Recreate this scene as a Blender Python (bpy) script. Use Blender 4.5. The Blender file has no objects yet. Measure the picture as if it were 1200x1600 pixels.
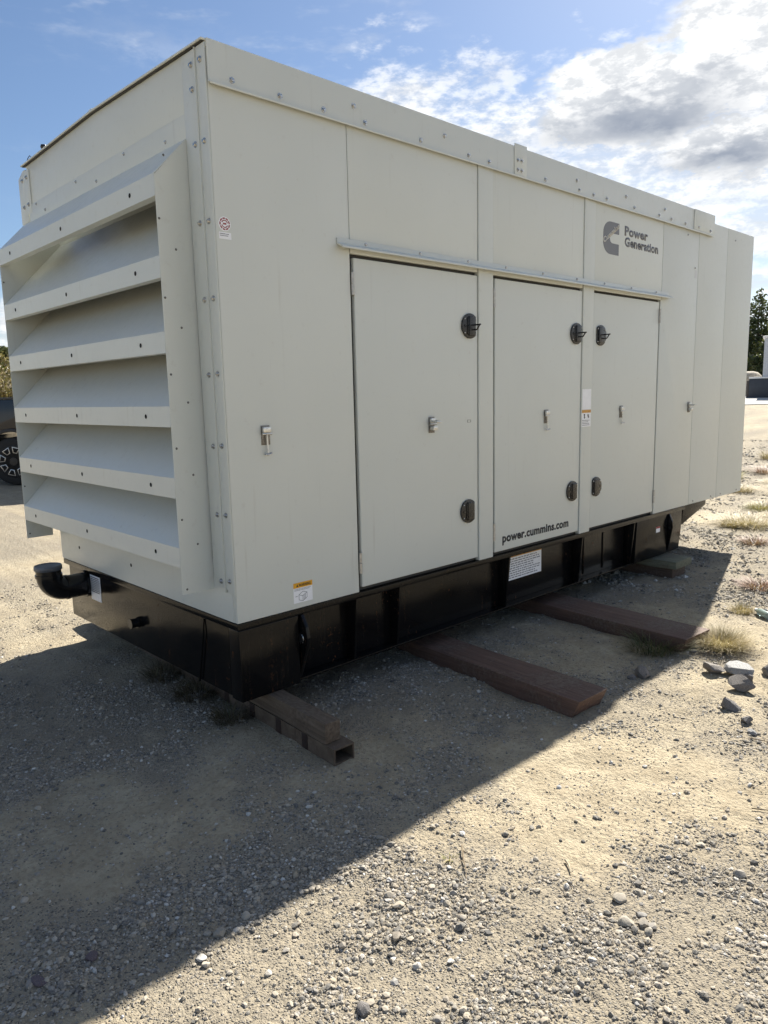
import bpy, bmesh, math, random
import numpy as np
from mathutils import Vector, Matrix

random.seed(7)
RNG = np.random.default_rng(7)
scene = bpy.context.scene
COL = scene.collection

# ------------------------------------------------------------------ camera
CAM_POS = Vector((-1.7517, -2.8651, 1.0380))
CAM_R = ((0.72496718, -0.68840007, -0.022977), (0.12511388, 0.0988093, 0.98720983), (0.67732497, 0.71856946, -0.1577619))
cam_data = bpy.data.cameras.new('camera')
cam_data.sensor_fit = 'VERTICAL'
cam_data.sensor_height = 36.0
cam_data.sensor_width = 27.0
cam_data.lens = 25.82
cam_data.clip_start = 0.05
cam_data.clip_end = 3000
cam = bpy.data.objects.new('camera', cam_data)
COL.objects.link(cam)
r_, u_, f_ = [Vector(v) for v in CAM_R]
cam.matrix_world = Matrix(((r_.x, u_.x, -f_.x, CAM_POS.x), (r_.y, u_.y, -f_.y, CAM_POS.y), (r_.z, u_.z, -f_.z, CAM_POS.z), (0, 0, 0, 1)))
scene.camera = cam

# ------------------------------------------------------------------ sun, sky, exposure
TO_SUN = Vector((1.134, 0.35, 1.0)).normalized()
SUN_EL = math.asin(TO_SUN.z)
SUN_ROT = math.atan2(TO_SUN.x, TO_SUN.y)
sun_data = bpy.data.lights.new('sun', 'SUN')
sun_data.energy = 5.0
sun_data.angle = math.radians(0.55)
sun_data.color = (1.0, 0.95, 0.86)
sun = bpy.data.objects.new('sun', sun_data)
COL.objects.link(sun)
sun.rotation_euler = (-TO_SUN).to_track_quat('-Z', 'Y').to_euler()
sun.location = TO_SUN * 60

scene.view_settings.view_transform = 'Standard'
scene.view_settings.look = 'None'
scene.view_settings.gamma = 1.0
scene.view_settings.use_curve_mapping = False
scene.view_settings.exposure = 1.22

SKY_STRENGTH = 0.058
scene.cycles.max_bounces = 4
scene.cycles.diffuse_bounces = 2
scene.cycles.glossy_bounces = 3
scene.cycles.transmission_bounces = 4
scene.cycles.transparent_max_bounces = 4
scene.cycles.use_adaptive_sampling = True
scene.cycles.adaptive_threshold = 0.02
scene.cycles.use_denoising = True
scene.cycles.caustics_reflective = False
scene.cycles.caustics_refractive = False


class NT:
    """small helper for node trees"""
    def __init__(self, tree):
        self.t = tree
        self.n = tree.nodes
        self.l = tree.links

    def new(self, kind, **kw):
        nd = self.n.new(kind)
        for k, v in kw.items():
            setattr(nd, k, v)
        return nd

    def put(self, sock, val):
        if isinstance(val, bpy.types.NodeSocket):
            self.l.new(val, sock)
        else:
            sock.default_value = val

    def m(self, op, a, b=None, c=None, clamp=False):
        nd = self.new('ShaderNodeMath', operation=op, use_clamp=clamp)
        self.put(nd.inputs[0], a)
        if b is not None: self.put(nd.inputs[1], b)
        if c is not None: self.put(nd.inputs[2], c)
        return nd.outputs[0]

    def vm(self, op, a, b=None):
        nd = self.new('ShaderNodeVectorMath', operation=op)
        self.put(nd.inputs[0], a)
        if b is not None: self.put(nd.inputs[1], b)
        return nd.outputs[0]

    def rng(self, v, a, b, c=0.0, d=1.0, smooth=True):
        nd = self.new('ShaderNodeMapRange')
        nd.interpolation_type = 'SMOOTHSTEP' if smooth else 'LINEAR'
        self.put(nd.inputs[0], v)
        for i, x in enumerate((a, b, c, d)):
            self.put(nd.inputs[1 + i], x)
        return nd.outputs[0]

    def noise(self, vec, scale, detail=4, rough=0.55, dist=0.0):
        nd = self.new('ShaderNodeTexNoise')
        self.put(nd.inputs['Vector'], vec)
        nd.inputs['Scale'].default_value = scale
        nd.inputs['Detail'].default_value = detail
        nd.inputs['Roughness'].default_value = rough
        nd.inputs['Distortion'].default_value = dist
        return nd.outputs['Fac']

    def voro(self, vec, scale, out='Distance', feature='F1', rand=1.0):
        nd = self.new('ShaderNodeTexVoronoi', feature=feature)
        self.put(nd.inputs['Vector'], vec)
        nd.inputs['Scale'].default_value = scale
        nd.inputs['Randomness'].default_value = rand
        return nd.outputs[out]

    def mix(self, fac, a, b, blend='MIX'):
        nd = self.new('ShaderNodeMix', data_type='RGBA', blend_type=blend)
        self.put(nd.inputs[0], fac)
        self.put(nd.inputs[6], a if isinstance(a, bpy.types.NodeSocket) else (*a, 1) if len(a) == 3 else a)
        self.put(nd.inputs[7], b if isinstance(b, bpy.types.NodeSocket) else (*b, 1) if len(b) == 3 else b)
        return nd.outputs[2]

    def ramp(self, fac, stops, interp='LINEAR'):
        nd = self.new('ShaderNodeValToRGB')
        nd.color_ramp.interpolation = interp
        e = nd.color_ramp.elements
        while len(e) < len(stops): e.new(0.5)
        for el, (p, c) in zip(e, stops):
            el.position = p
            el.color = (*c, 1)
        self.put(nd.inputs[0], fac)
        return nd.outputs[0]


world = bpy.data.worlds.new('World')
scene.world = world
world.use_nodes = True
world.cycles.sampling_method = 'MANUAL'
world.cycles.sample_map_resolution = 256
W = NT(world.node_tree)
W.n.clear()
sky = W.new('ShaderNodeTexSky', sky_type='NISHITA')
sky.sun_disc = False
sky.sun_elevation = SUN_EL
sky.sun_rotation = SUN_ROT
sky.altitude = 50
sky.air_density = 1.0
sky.dust_density = 0.5
sky.ozone_density = 2.4
tc = W.new('ShaderNodeTexCoord')
dirv = W.vm('NORMALIZE', tc.outputs['Generated'])
sep = W.new('ShaderNodeSeparateXYZ')
W.put(sep.inputs[0], dirv)
dx, dy, dz = sep.outputs
az = W.m('MULTIPLY', W.m('ARCTAN2', dy, dx), 57.2958)
el = W.m('MULTIPLY', W.m('ARCSINE', dz), 57.2958)
# stretched direction: clouds lie flatter near the horizon
strv = W.vm('MULTIPLY', dirv, (1.0, 1.0, 2.4))
n_big = W.noise(strv, 3.4, 2, 0.55)
n_mid = W.noise(strv, 9.0, 4, 0.60)
n_fine = W.noise(strv, 30.0, 4, 0.66)
wisp = W.noise(W.vm('MULTIPLY', dirv, (3.0, 1.2, 9.0)), 4.2, 4, 0.62)
cm = W.m('SUBTRACT', n_mid, 0.5)
cf = W.m('SUBTRACT', n_fine, 0.5)
# top of the cloud bank as a function of azimuth (high towards the sun, low elsewhere)
t1 = W.rng(az, 45.0, 60.0, 22.5, 8.5)
t2 = W.rng(az, -95.0, -40.0, 9.5, 22.5)
top = W.m('MINIMUM', t1, t2)
wob = W.m('ADD', W.m('MULTIPLY', W.m('SUBTRACT', n_big, 0.5), 10.0), W.m('MULTIPLY', cm, 12.0))
wob = W.m('ADD', wob, W.m('MULTIPLY', cf, 9.0))
h = W.m('ADD', W.m('SUBTRACT', top, el), wob)
bank = W.rng(h, -1.2, 4.5)
tex = W.rng(W.m('ADD', W.m('MULTIPLY', n_mid, 0.6), W.m('MULTIPLY', n_fine, 0.4)), 0.32, 0.58, 0.55, 1.0)
low = W.rng(el, 7.0, 15.0, 1.0, 0.0)
gaps = W.m('MULTIPLY', W.rng(wisp, 0.54, 0.40, 0.0, 0.6), low)
bank = W.m('MULTIPLY', W.m('MULTIPLY', bank, tex), W.m('SUBTRACT', 1.0, gaps))
# thin wisps in the blue
wisp_zone = W.rng(n_big, 0.48, 0.66)
def blob(u0, v0, a, b, uu, vv, tilt=0.0):
    du = W.m('SUBTRACT', uu, u0)
    dv = W.m('ADD', W.m('SUBTRACT', vv, v0), W.m('MULTIPLY', du, tilt))
    q = W.m('ADD', W.m('POWER', W.m('ABSOLUTE', W.m('DIVIDE', du, a)), 2.0), W.m('POWER', W.m('ABSOLUTE', W.m('DIVIDE', dv, b)), 2.0))
    return W.m('POWER', 2.71828, W.m('MULTIPLY', q, -1.0))
uu = W.m('ADD', az, W.m('MULTIPLY', cm, 8.0))
vv = W.m('ADD', el, W.m('ADD', W.m('MULTIPLY', cm, 5.0), W.m('MULTIPLY', cf, 4.0)))
vs = W.m('ADD', el, W.m('ADD', W.m('MULTIPLY', cm, 3.0), W.m('MULTIPLY', cf, 1.6)))
cir = blob(61.5, 23.1, 4.2, 1.0, uu, vv, -0.05)
wisps = W.m('MULTIPLY', W.rng(wisp, 0.50, 0.80), W.m('MAXIMUM', W.m('MULTIPLY', wisp_zone, 0.5), cir))
wisps = W.m('ADD', wisps, W.m('MULTIPLY', cir, 0.18))
fill_cloud = W.m('MULTIPLY', W.rng(W.m('ADD', W.m('MULTIPLY', n_big, 0.65), W.m('MULTIPLY', n_mid, 0.35)), 0.42, 0.56), W.rng(el, 27.0, 38.0))  # scattered cloud above the view, added as neutral fill for the shaded sides
cover = W.m('ADD', W.m('MULTIPLY', bank, 0.92), W.m('MULTIPLY', wisps, 0.6), clamp=True)
cover = W.m('MAXIMUM', cover, W.m('MULTIPLY', fill_cloud, 0.22))
# thick cumulus, grey in the middle against the light
b1 = blob(28.2, 18.9, 6.6, 2.9, uu, vv, 0.12)
b2 = blob(21.5, 15.4, 5.2, 2.0, uu, vv, 0.0)
b3 = blob(20.5, 21.2, 5.6, 3.6, uu, vv, 0.0)
gen = W.m('MULTIPLY', W.rng(n_big, 0.54, 0.74), W.rng(W.m('ABSOLUTE', W.m('SUBTRACT', az, 27.0)), 22.0, 50.0, 0.0, 0.8))
body = W.m('MAXIMUM', W.m('MAXIMUM', W.m('MAXIMUM', b1, b2), b3), W.m('MULTIPLY', gen, bank))
cover = W.m('MAXIMUM', cover, W.rng(body, 0.18, 0.45))
d1 = blob(28.3, 17.8, 6.2, 1.45, uu, vs, 0.08)
d1b = blob(24.5, 19.2, 3.6, 1.0, uu, vs, 0.25)
d2 = blob(22.0, 14.9, 4.8, 1.05, uu, vs, 0.0)
dark = W.m('MAXIMUM', W.m('MAXIMUM', d1, W.m('MULTIPLY', d1b, 0.6)), W.m('MAXIMUM', d2, W.m('MULTIPLY', W.m('MULTIPLY', gen, bank), 0.5)))
dark = W.m('MULTIPLY', W.rng(dark, 0.05, 1.0, smooth=False), W.rng(n_fine, 0.2, 0.6, 0.75, 1.0))
relief = W.m('MULTIPLY', W.rng(W.m('ADD', W.m('MULTIPLY', n_mid, 0.5), W.m('MULTIPLY', n_fine, 0.5)), 0.46, 0.66), 0.24)
dark = W.m('MAXIMUM', dark, W.m('MULTIPLY', relief, W.rng(bank, 0.4, 0.9)))
cloud_col = W.mix(W.rng(n_fine, 0.38, 0.62), (6.0, 6.2, 6.45), (9.2, 9.2, 9.1))
cloud_col = W.mix(dark, cloud_col, (2.6, 2.95, 3.6))
blue = W.mix(1.0, sky.outputs[0], (0.78, 0.82, 0.87), 'MULTIPLY')
skyc = W.mix(cover, blue, cloud_col)
bg = W.new('ShaderNodeBackground')
bg.inputs['Strength'].default_value = SKY_STRENGTH
W.put(bg.inputs['Color'], skyc)
wo = W.new('ShaderNodeOutputWorld')
W.l.new(bg.outputs[0], wo.inputs['Surface'])

# ------------------------------------------------------------------ materials
MATS = {}


def material(name):
    m = bpy.data.materials.new(name)
    m.use_nodes = True
    t = NT(m.node_tree)
    t.n.clear()
    p = t.new('ShaderNodeBsdfPrincipled')
    o = t.new('ShaderNodeOutputMaterial')
    t.l.new(p.outputs[0], o.inputs['Surface'])
    MATS[name] = m
    return m, t, p


def bump(t, p, height, strength, dist):
    b = t.new('ShaderNodeBump')
    b.inputs['Strength'].default_value = strength
    b.inputs['Distance'].default_value = dist
    t.put(b.inputs['Height'], height)
    t.l.new(b.outputs[0], p.inputs['Normal'])


def simple(name, col, rough=0.5, metal=0.0, var=0.0, scale=8.0, bmp=0.0):
    m, t, p = material(name)
    c = t.new('ShaderNodeTexCoord').outputs['Object']
    if var > 0:
        n = t.noise(c, scale, 6, 0.6)
        lo = tuple(x * (1 - var) for x in col)
        hi = tuple(min(1, x * (1 + var)) for x in col)
        t.put(p.inputs['Base Color'], t.mix(t.rng(n, 0.3, 0.7), lo, hi))
        t.put(p.inputs['Roughness'], t.rng(n, 0.3, 0.7, rough * 0.85, min(1, rough * 1.15)))
        if bmp: bump(t, p, n, bmp, 0.004)
    else:
        p.inputs['Base Color'].default_value = (*col, 1)
        p.inputs['Roughness'].default_value = rough
    p.inputs['Metallic'].default_value = metal
    return m


def make_paint():
    m, t, p = material('enclosure_paint')
    g = t.new('ShaderNodeNewGeometry').outputs['Position']
    n1 = t.noise(g, 1.7, 2, 0.5)
    n2 = t.noise(g, 23.0, 3, 0.62)
    drip = t.noise(t.vm('MULTIPLY', g, (26.0, 26.0, 1.1)), 1.0, 3, 0.6)
    base = t.mix(t.rng(n1, 0.3, 0.7), (0.65, 0.672, 0.622), (0.67, 0.692, 0.642))
    base = t.mix(t.rng(n2, 0.60, 0.78, 0.0, 0.15), base, (0.40, 0.36, 0.29))
    base = t.mix(t.m('MULTIPLY', t.rng(drip, 0.60, 0.82), t.rng(n1, 0.40, 0.60, 0.0, 0.34)), base, (0.36, 0.33, 0.27))
    t.put(p.inputs['Base Color'], base)
    t.put(p.inputs['Roughness'], t.rng(n2, 0.3, 0.75, 0.30, 0.44))
    p.inputs['IOR'].default_value = 1.45
    bump(t, p, t.noise(g, 1.3, 1, 0.4), 0.35, 0.012)
    return m


def make_black_paint():
    m, t, p = material('tank_paint')
    g = t.new('ShaderNodeNewGeometry').outputs['Position']
    n = t.noise(g, 3.0, 6, 0.6)
    n2 = t.noise(g, 38.0, 6, 0.65)
    spz = t.new('ShaderNodeSeparateXYZ'); t.put(spz.inputs[0], g)
    streak = t.noise(t.vm('MULTIPLY', g, (30.0, 30.0, 1.6)), 1.0, 5, 0.6)
    dust = t.m('MULTIPLY', t.rng(n, 0.40, 0.70), t.rng(streak, 0.45, 0.75))
    base = t.mix(t.m('MULTIPLY', dust, 0.08), (0.006, 0.006, 0.0063), (0.10, 0.085, 0.065))
    rust = t.m('MULTIPLY', t.rng(n2, 0.60, 0.70), t.rng(t.noise(g, 5.0, 3, 0.5), 0.55, 0.68))
    rust = t.m('MAXIMUM', rust, t.m('MULTIPLY', t.rng(n2, 0.50, 0.66), t.rng(streak, 0.56, 0.66, 0.0, 0.5)))
    base = t.mix(t.m('MULTIPLY', rust, 0.8), base, (0.11, 0.045, 0.018))
    t.put(p.inputs['Base Color'], base)
    t.put(p.inputs['Roughness'], t.rng(n, 0.25, 0.75, 0.10, 0.28))
    p.inputs['Specular IOR Level'].default_value = 0.22
    bump(t, p, t.m('ADD', t.noise(g, 2.2, 3, 0.5), t.m('MULTIPLY', n2, 0.05)), 0.25, 0.01)
    return m


def make_ground_mat():
    m, t, p = material('yard_ground')
    g = t.new('ShaderNodeNewGeometry').outputs['Position']
    at = t.new('ShaderNodeAttribute', attribute_name='gravel')
    gm = at.outputs['Fac']
    n1 = t.noise(g, 5.0, 4, 0.62)
    n2 = t.noise(g, 48.0, 4, 0.7)
    v2 = t.new('ShaderNodeTexVoronoi'); t.put(v2.inputs['Vector'], g); v2.inputs['Scale'].default_value = 120.0
    sand = t.mix(t.rng(n1, 0.3, 0.7), (0.36, 0.30, 0.205), (0.47, 0.40, 0.28))
    sand = t.mix(t.rng(n2, 0.46, 0.66, 0.0, 0.6), sand, (0.26, 0.21, 0.14))
    sand = t.mix(t.m('MULTIPLY', gm, t.rng(n2, 0.30, 0.60, 0.45, 0.85)), sand, (0.275, 0.24, 0.185))
    s2 = t.new('ShaderNodeSeparateColor'); t.put(s2.inputs[0], v2.outputs['Color'])
    stones = [(0.0, (0.09, 0.085, 0.08)), (0.22, (0.18, 0.165, 0.145)), (0.42, (0.28, 0.25, 0.205)), (0.6, (0.22, 0.19, 0.15)), (0.78, (0.35, 0.325, 0.28)), (0.9, (0.16, 0.16, 0.155)), (1.0, (0.44, 0.42, 0.38))]
    c2 = t.ramp(s2.outputs[1], stones)
    th2 = t.m('SUBTRACT', 0.97, t.m('MULTIPLY', gm, 0.66))
    has2 = t.m('MULTIPLY', t.m('GREATER_THAN', s2.outputs[0], th2), t.rng(v2.outputs['Distance'], 0.46, 0.34))
    col = t.mix(t.m('MULTIPLY', has2, 0.9), sand, c2)
    t.put(p.inputs['Base Color'], col)
    p.inputs['Roughness'].default_value = 0.92
    p.inputs['Specular IOR Level'].default_value = 0.25
    hh = t.m('MULTIPLY', n2, 0.9)
    hh = t.m('ADD', hh, t.m('MULTIPLY', has2, t.m('SUBTRACT', 0.5, v2.outputs['Distance'])))
    bump(t, p, hh, 1.0, 0.020)
    return m


STONE_STOPS = [(0.0, (0.085, 0.08, 0.075)), (0.15, (0.17, 0.16, 0.14)), (0.34, (0.30, 0.27, 0.22)), (0.52, (0.39, 0.34, 0.265)), (0.66, (0.22, 0.21, 0.195)), (0.80, (0.34, 0.28, 0.20)), (0.93, (0.44, 0.40, 0.34)), (1.0, (0.60, 0.58, 0.54))]


def make_stone_mat(name, src):
    m, t, p = material(name)
    g = t.new('ShaderNodeNewGeometry')
    if src == 'island':
        f = g.outputs['Random Per Island']
    else:
        f = t.new('ShaderNodeObjectInfo').outputs['Random']
    col = t.ramp(f, STONE_STOPS)
    n = t.noise(g.outputs['Position'], 160.0, 3, 0.65)
    n2 = t.noise(g.outputs['Position'], 45.0, 2, 0.6)
    col = t.mix(t.rng(n, 0.38, 0.70, 0.0, 0.5), col, t.mix(0.5, col, (0.44, 0.40, 0.33)))
    col = t.mix(t.rng(n2, 0.52, 0.70, 0.0, 0.45), col, (0.40, 0.335, 0.23))
    t.put(p.inputs['Base Color'], col)
    p.inputs['Roughness'].default_value = 0.85
    bump(t, p, n, 0.5, 0.002)
    return m


def make_rock_mat(name, a, b):
    m, t, p = material(name)
    c = t.new('ShaderNodeTexCoord').outputs['Object']
    n = t.noise(c, 14.0, 8, 0.66, 0.4)
    n2 = t.noise(c, 70.0, 6, 0.65)
    col = t.mix(t.rng(n, 0.32, 0.68), a, b)
    col = t.mix(t.rng(n2, 0.55, 0.72, 0.0, 0.5), col, (0.42, 0.39, 0.34))
    t.put(p.inputs['Base Color'], col)
    p.inputs['Roughness'].default_value = 0.88
    bump(t, p, t.m('ADD', n, t.m('MULTIPLY', n2, 0.35)), 0.7, 0.008)
    return m


def make_wood(name, a, b, c, axis=(60.0, 3.0, 60.0), rough=0.8):
    m, t, p = material(name)
    o = t.new('ShaderNodeTexCoord').outputs['Object']
    gr = t.noise(t.vm('MULTIPLY', o, axis), 1.0, 7, 0.62, 0.6)
    n = t.noise(o, 5.0, 5, 0.6)
    n2 = t.noise(o, 60.0, 5, 0.65)
    col = t.mix(t.rng(gr, 0.32, 0.68), a, b)
    col = t.mix(t.rng(n, 0.45, 0.72, 0.0, 0.7), col, c)
    col = t.mix(t.rng(t.m('ADD', t.m('MULTIPLY', n2, 0.5), t.m('MULTIPLY', n, 0.5)), 0.48, 0.64, 0.0, 0.42), col, (0.24, 0.19, 0.14))
    t.put(p.inputs['Base Color'], col)
    p.inputs['Roughness'].default_value = rough
    bump(t, p, t.m('ADD', gr, t.m('MULTIPLY', n2, 0.3)), 0.7, 0.004)
    return m


def make_leaf(name, stops, transl=0.25):
    m, t, p = material(name)
    g = t.new('ShaderNodeNewGeometry')
    col = t.ramp(g.outputs['Random Per Island'], stops)
    t.put(p.inputs['Base Color'], col)
    p.inputs['Roughness'].default_value = 0.6
    tr = t.new('ShaderNodeBsdfTranslucent')
    t.put(tr.inputs[0], t.mix(0.3, col, (0.20, 0.24, 0.03)))
    mx = t.new('ShaderNodeMixShader')
    mx.inputs[0].default_value = transl
    t.l.new(p.outputs[0], mx.inputs[1])
    t.l.new(tr.outputs[0], mx.inputs[2])
    out = [n for n in t.n if n.type == 'OUTPUT_MATERIAL'][0]
    t.l.new(mx.outputs[0], out.inputs['Surface'])
    return m


PAINT = make_paint()
TANK = make_black_paint()
GROUND = make_ground_mat()
GRAVEL = make_stone_mat('gravel_stone', 'island')
PEBBLE = make_stone_mat('pebble_stone', 'object')
DARK = simple('dark_interior', (0.035, 0.034, 0.032), 0.7)
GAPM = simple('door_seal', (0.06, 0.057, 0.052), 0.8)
HOLE = simple('hole_black', (0.006, 0.006, 0.006), 0.9)
ZINC = simple('zinc_steel', (0.62, 0.62, 0.60), 0.32, 0.9, 0.15, 90.0)
BOLTM = simple('bolt_steel', (0.56, 0.56, 0.55), 0.26, 1.0, 0.2, 120.0)
STEELD = simple('worn_steel', (0.20, 0.19, 0.175), 0.35, 0.7, 0.3, 150.0)
BRASS = simple('yellow_zinc', (0.66, 0.56, 0.36), 0.35, 0.85, 0.15, 90.0)
HINGEM = simple('hinge_steel', (0.50, 0.48, 0.44), 0.4, 0.5, 0.15, 60.0)
LATCHM = simple('black_latch', (0.012, 0.012, 0.013), 0.28, 0.0, 0.2, 60.0)
PIPEM = simple('black_pipe', (0.009, 0.009, 0.0095), 0.22, 0.0, 0.3, 14.0)
CAPM = simple('cap_grey', (0.13, 0.14, 0.16), 0.42, 0.2, 0.2, 30.0)
WHITE = simple('sticker_white', (0.90, 0.91, 0.93), 0.4, 0.0, 0.03, 30.0)
ORANGE = simple('sticker_orange', (0.78, 0.38, 0.01), 0.45)
BROWNBAND = simple('sticker_amber', (0.60, 0.30, 0.05), 0.5, 0.0, 0.2, 40.0)
PRINT = simple('print_black', (0.02, 0.02, 0.022), 0.5)
PRINTGREY = simple('print_grey', (0.22, 0.23, 0.25), 0.5)
REDM = simple('sticker_red', (0.30, 0.035, 0.04), 0.5)
LETTER = simple('lettering_grey', (0.16, 0.165, 0.178), 0.42)
STEELRUST = make_wood('rusty_tube', (0.085, 0.058, 0.038), (0.15, 0.11, 0.075), (0.06, 0.030, 0.018), (8, 8, 8))
BANDM = simple('rust_band', (0.035, 0.018, 0.012), 0.8, 0.0, 0.4, 40.0)
TIMBER = make_wood('weathered_timber', (0.085, 0.060, 0.041), (0.155, 0.115, 0.08), (0.055, 0.037, 0.026))
GREENTIMBER = make_wood('greenish_timber', (0.11, 0.115, 0.075), (0.19, 0.19, 0.13), (0.08, 0.075, 0.05))
DARKTIMBER = make_wood('dark_timber', (0.07, 0.045, 0.032), (0.12, 0.08, 0.055), (0.05, 0.032, 0.022))
REDWOOD = make_wood('red_brown_plank', (0.088, 0.051, 0.037), (0.150, 0.086, 0.062), (0.070, 0.041, 0.031))

# ------------------------------------------------------------------ helpers


def obj(name, mesh, mat, parent=None, loc=None, rot=None, scale=None):
    o = bpy.data.objects.new(name, mesh)
    COL.objects.link(o)
    if mat is not None and len(mesh.materials) == 0:
        mesh.materials.append(mat)
    if loc is not None: o.location = loc
    if rot is not None: o.rotation_euler = rot
    if scale is not None: o.scale = scale
    if parent is not None: adopt(o, parent)
    return o


def world_of(o):
    m = Matrix.LocRotScale(o.location, o.rotation_euler, o.scale)
    if o.parent is not None:
        return world_of(o.parent) @ o.matrix_parent_inverse @ m
    return m


def adopt(o, parent):
    o.parent = parent
    o.matrix_parent_inverse = world_of(parent).inverted()


def empty(name, loc, rotz=0.0):
    o = bpy.data.objects.new(name, None)
    COL.objects.link(o)
    o.location = loc
    o.rotation_euler = (0, 0, rotz)
    o.empty_display_size = 0.1
    return o


def tag(o, label, cat=None, group=None, kind=None):
    o['label'] = label
    if cat: o['category'] = cat
    if group: o['group'] = group
    if kind: o['kind'] = kind
    return o


def bm_mesh(name, bm, smooth=None):
    bmesh.ops.recalc_face_normals(bm, faces=bm.faces)
    me = bpy.data.meshes.new(name)
    bm.to_mesh(me)
    bm.free()
    if smooth is not None:
        me.polygons.foreach_set('use_smooth', [True] * len(me.polygons))
        if smooth < 180:
            try:
                me.set_sharp_from_angle(angle=math.radians(smooth))
            except Exception:
                pass
    return me


def box_bm(bm, x0, x1, y0, y1, z0, z1):
    vs = [bm.verts.new((x, y, z)) for x in (x0, x1) for y in (y0, y1) for z in (z0, z1)]
    for f in ((0, 1, 3, 2), (4, 6, 7, 5), (0, 4, 5, 1), (2, 3, 7, 6), (0, 2, 6, 4), (1, 5, 7, 3)):
        bm.faces.new([vs[i] for i in f])
    return vs


def box(name, x0, x1, y0, y1, z0, z1, bev=0.003, seg=2):
    bm = bmesh.new()
    box_bm(bm, x0, x1, y0, y1, z0, z1)
    if bev > 0:
        bmesh.ops.bevel(bm, geom=bm.edges[:], offset=bev, segments=seg, affect='EDGES', profile=0.6)
        return bm_mesh(name, bm, 40)
    return bm_mesh(name, bm)


def prism(name, poly, axis, a, b, bev=0.0):
    """poly: 2-D outline; extruded along axis from a to b. x:(y,z) y:(x,z) z:(x,y)"""
    bm = bmesh.new()
    def P(q, t):
        if axis == 'x': return (t, q[0], q[1])
        if axis == 'y': return (q[0], t, q[1])
        return (q[0], q[1], t)
    lo = [bm.verts.new(P(q, a)) for q in poly]
    hi = [bm.verts.new(P(q, b)) for q in poly]
    n = len(poly)
    bm.faces.new(lo)
    bm.faces.new(hi[::-1])
    for i in range(n):
        bm.faces.new([lo[i], lo[(i + 1) % n], hi[(i + 1) % n], hi[i]])
    if bev > 0:
        bmesh.ops.recalc_face_normals(bm, faces=bm.faces)
        bmesh.ops.bevel(bm, geom=bm.edges[:], offset=bev, segments=2, affect='EDGES', profile=0.6)
    return bm_mesh(name, bm, 40)


def tube(name, pts, rad, seg=16, caps=True, radii=None):
    pts = [Vector(p) for p in pts]
    bm = bmesh.new()
    rings = []
    up = Vector((0, 0, 1))
    prev = None
    for i, p in enumerate(pts):
        if i == 0: t = pts[1] - pts[0]
        elif i == len(pts) - 1: t = pts[-1] - pts[-2]
        else: t = (pts[i + 1] - pts[i]).normalized() + (pts[i] - pts[i - 1]).normalized()
        t.normalize()
        if prev is None:
            a = t.orthogonal().normalized()
        else:
            a = (prev - t * prev.dot(t)).normalized()
        prev = a
        b = t.cross(a)
        r = radii[i] if radii else rad
        rings.append([bm.verts.new(p + (a * math.cos(k * 2 * math.pi / seg) + b * math.sin(k * 2 * math.pi / seg)) * r) for k in range(seg)])
    for A, B in zip(rings[:-1], rings[1:]):
        for k in range(seg):
            bm.faces.new([A[k], A[(k + 1) % seg], B[(k + 1) % seg], B[k]])
    if caps:
        bm.faces.new(rings[0][::-1])
        bm.faces.new(rings[-1])
    return bm_mesh(name, bm, 50)


def lathe(name, prof, axis='z', seg=20, smooth=45):
    """prof: (radius, height) list, revolved around an axis"""
    bm = bmesh.new()
    rings = []
    for r, h_ in prof:
        ring = []
        for k in range(seg):
            c, s = math.cos(2 * math.pi * k / seg) * r, math.sin(2 * math.pi * k / seg) * r
            co = {'z': (c, s, h_), 'y': (c, h_, s), 'x': (h_, c, s)}[axis]
            ring.append(bm.verts.new(co))
        rings.append(ring)
    for A, B in zip(rings[:-1], rings[1:]):
        for k in range(seg):
            bm.faces.new([A[k], A[(k + 1) % seg], B[(k + 1) % seg], B[k]])
    bm.faces.new(rings[0][::-1])
    bm.faces.new(rings[-1])
    return bm_mesh(name, bm, smooth)


def merge(name, meshes, smooth=40):
    bm = bmesh.new()
    for me in meshes:
        bm.from_mesh(me)
        bpy.data.meshes.remove(me)
    me = bpy.data.meshes.new(name)
    bm.to_mesh(me)
    bm.free()
    me.polygons.foreach_set('use_smooth', [True] * len(me.polygons))
    try: me.set_sharp_from_angle(angle=math.radians(smooth))
    except Exception: pass
    return me


def np_mesh(name, V, F, smooth=True):
    me = bpy.data.meshes.new(name)
    V = np.ascontiguousarray(V, dtype=np.float32)
    F = np.ascontiguousarray(F, dtype=np.int32)
    k = F.shape[1]
    me.vertices.add(len(V))
    me.vertices.foreach_set('co', V.ravel())
    me.loops.add(F.size)
    me.loops.foreach_set('vertex_index', F.ravel())
    me.polygons.add(len(F))
    me.polygons.foreach_set('loop_start', np.arange(0, F.size, k, dtype=np.int32))
    me.polygons.foreach_set('loop_total', np.full(len(F), k, dtype=np.int32))
    me.polygons.foreach_set('use_smooth', np.full(len(F), smooth, dtype=bool))
    me.update(calc_edges=True)
    me.validate()
    return me


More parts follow.
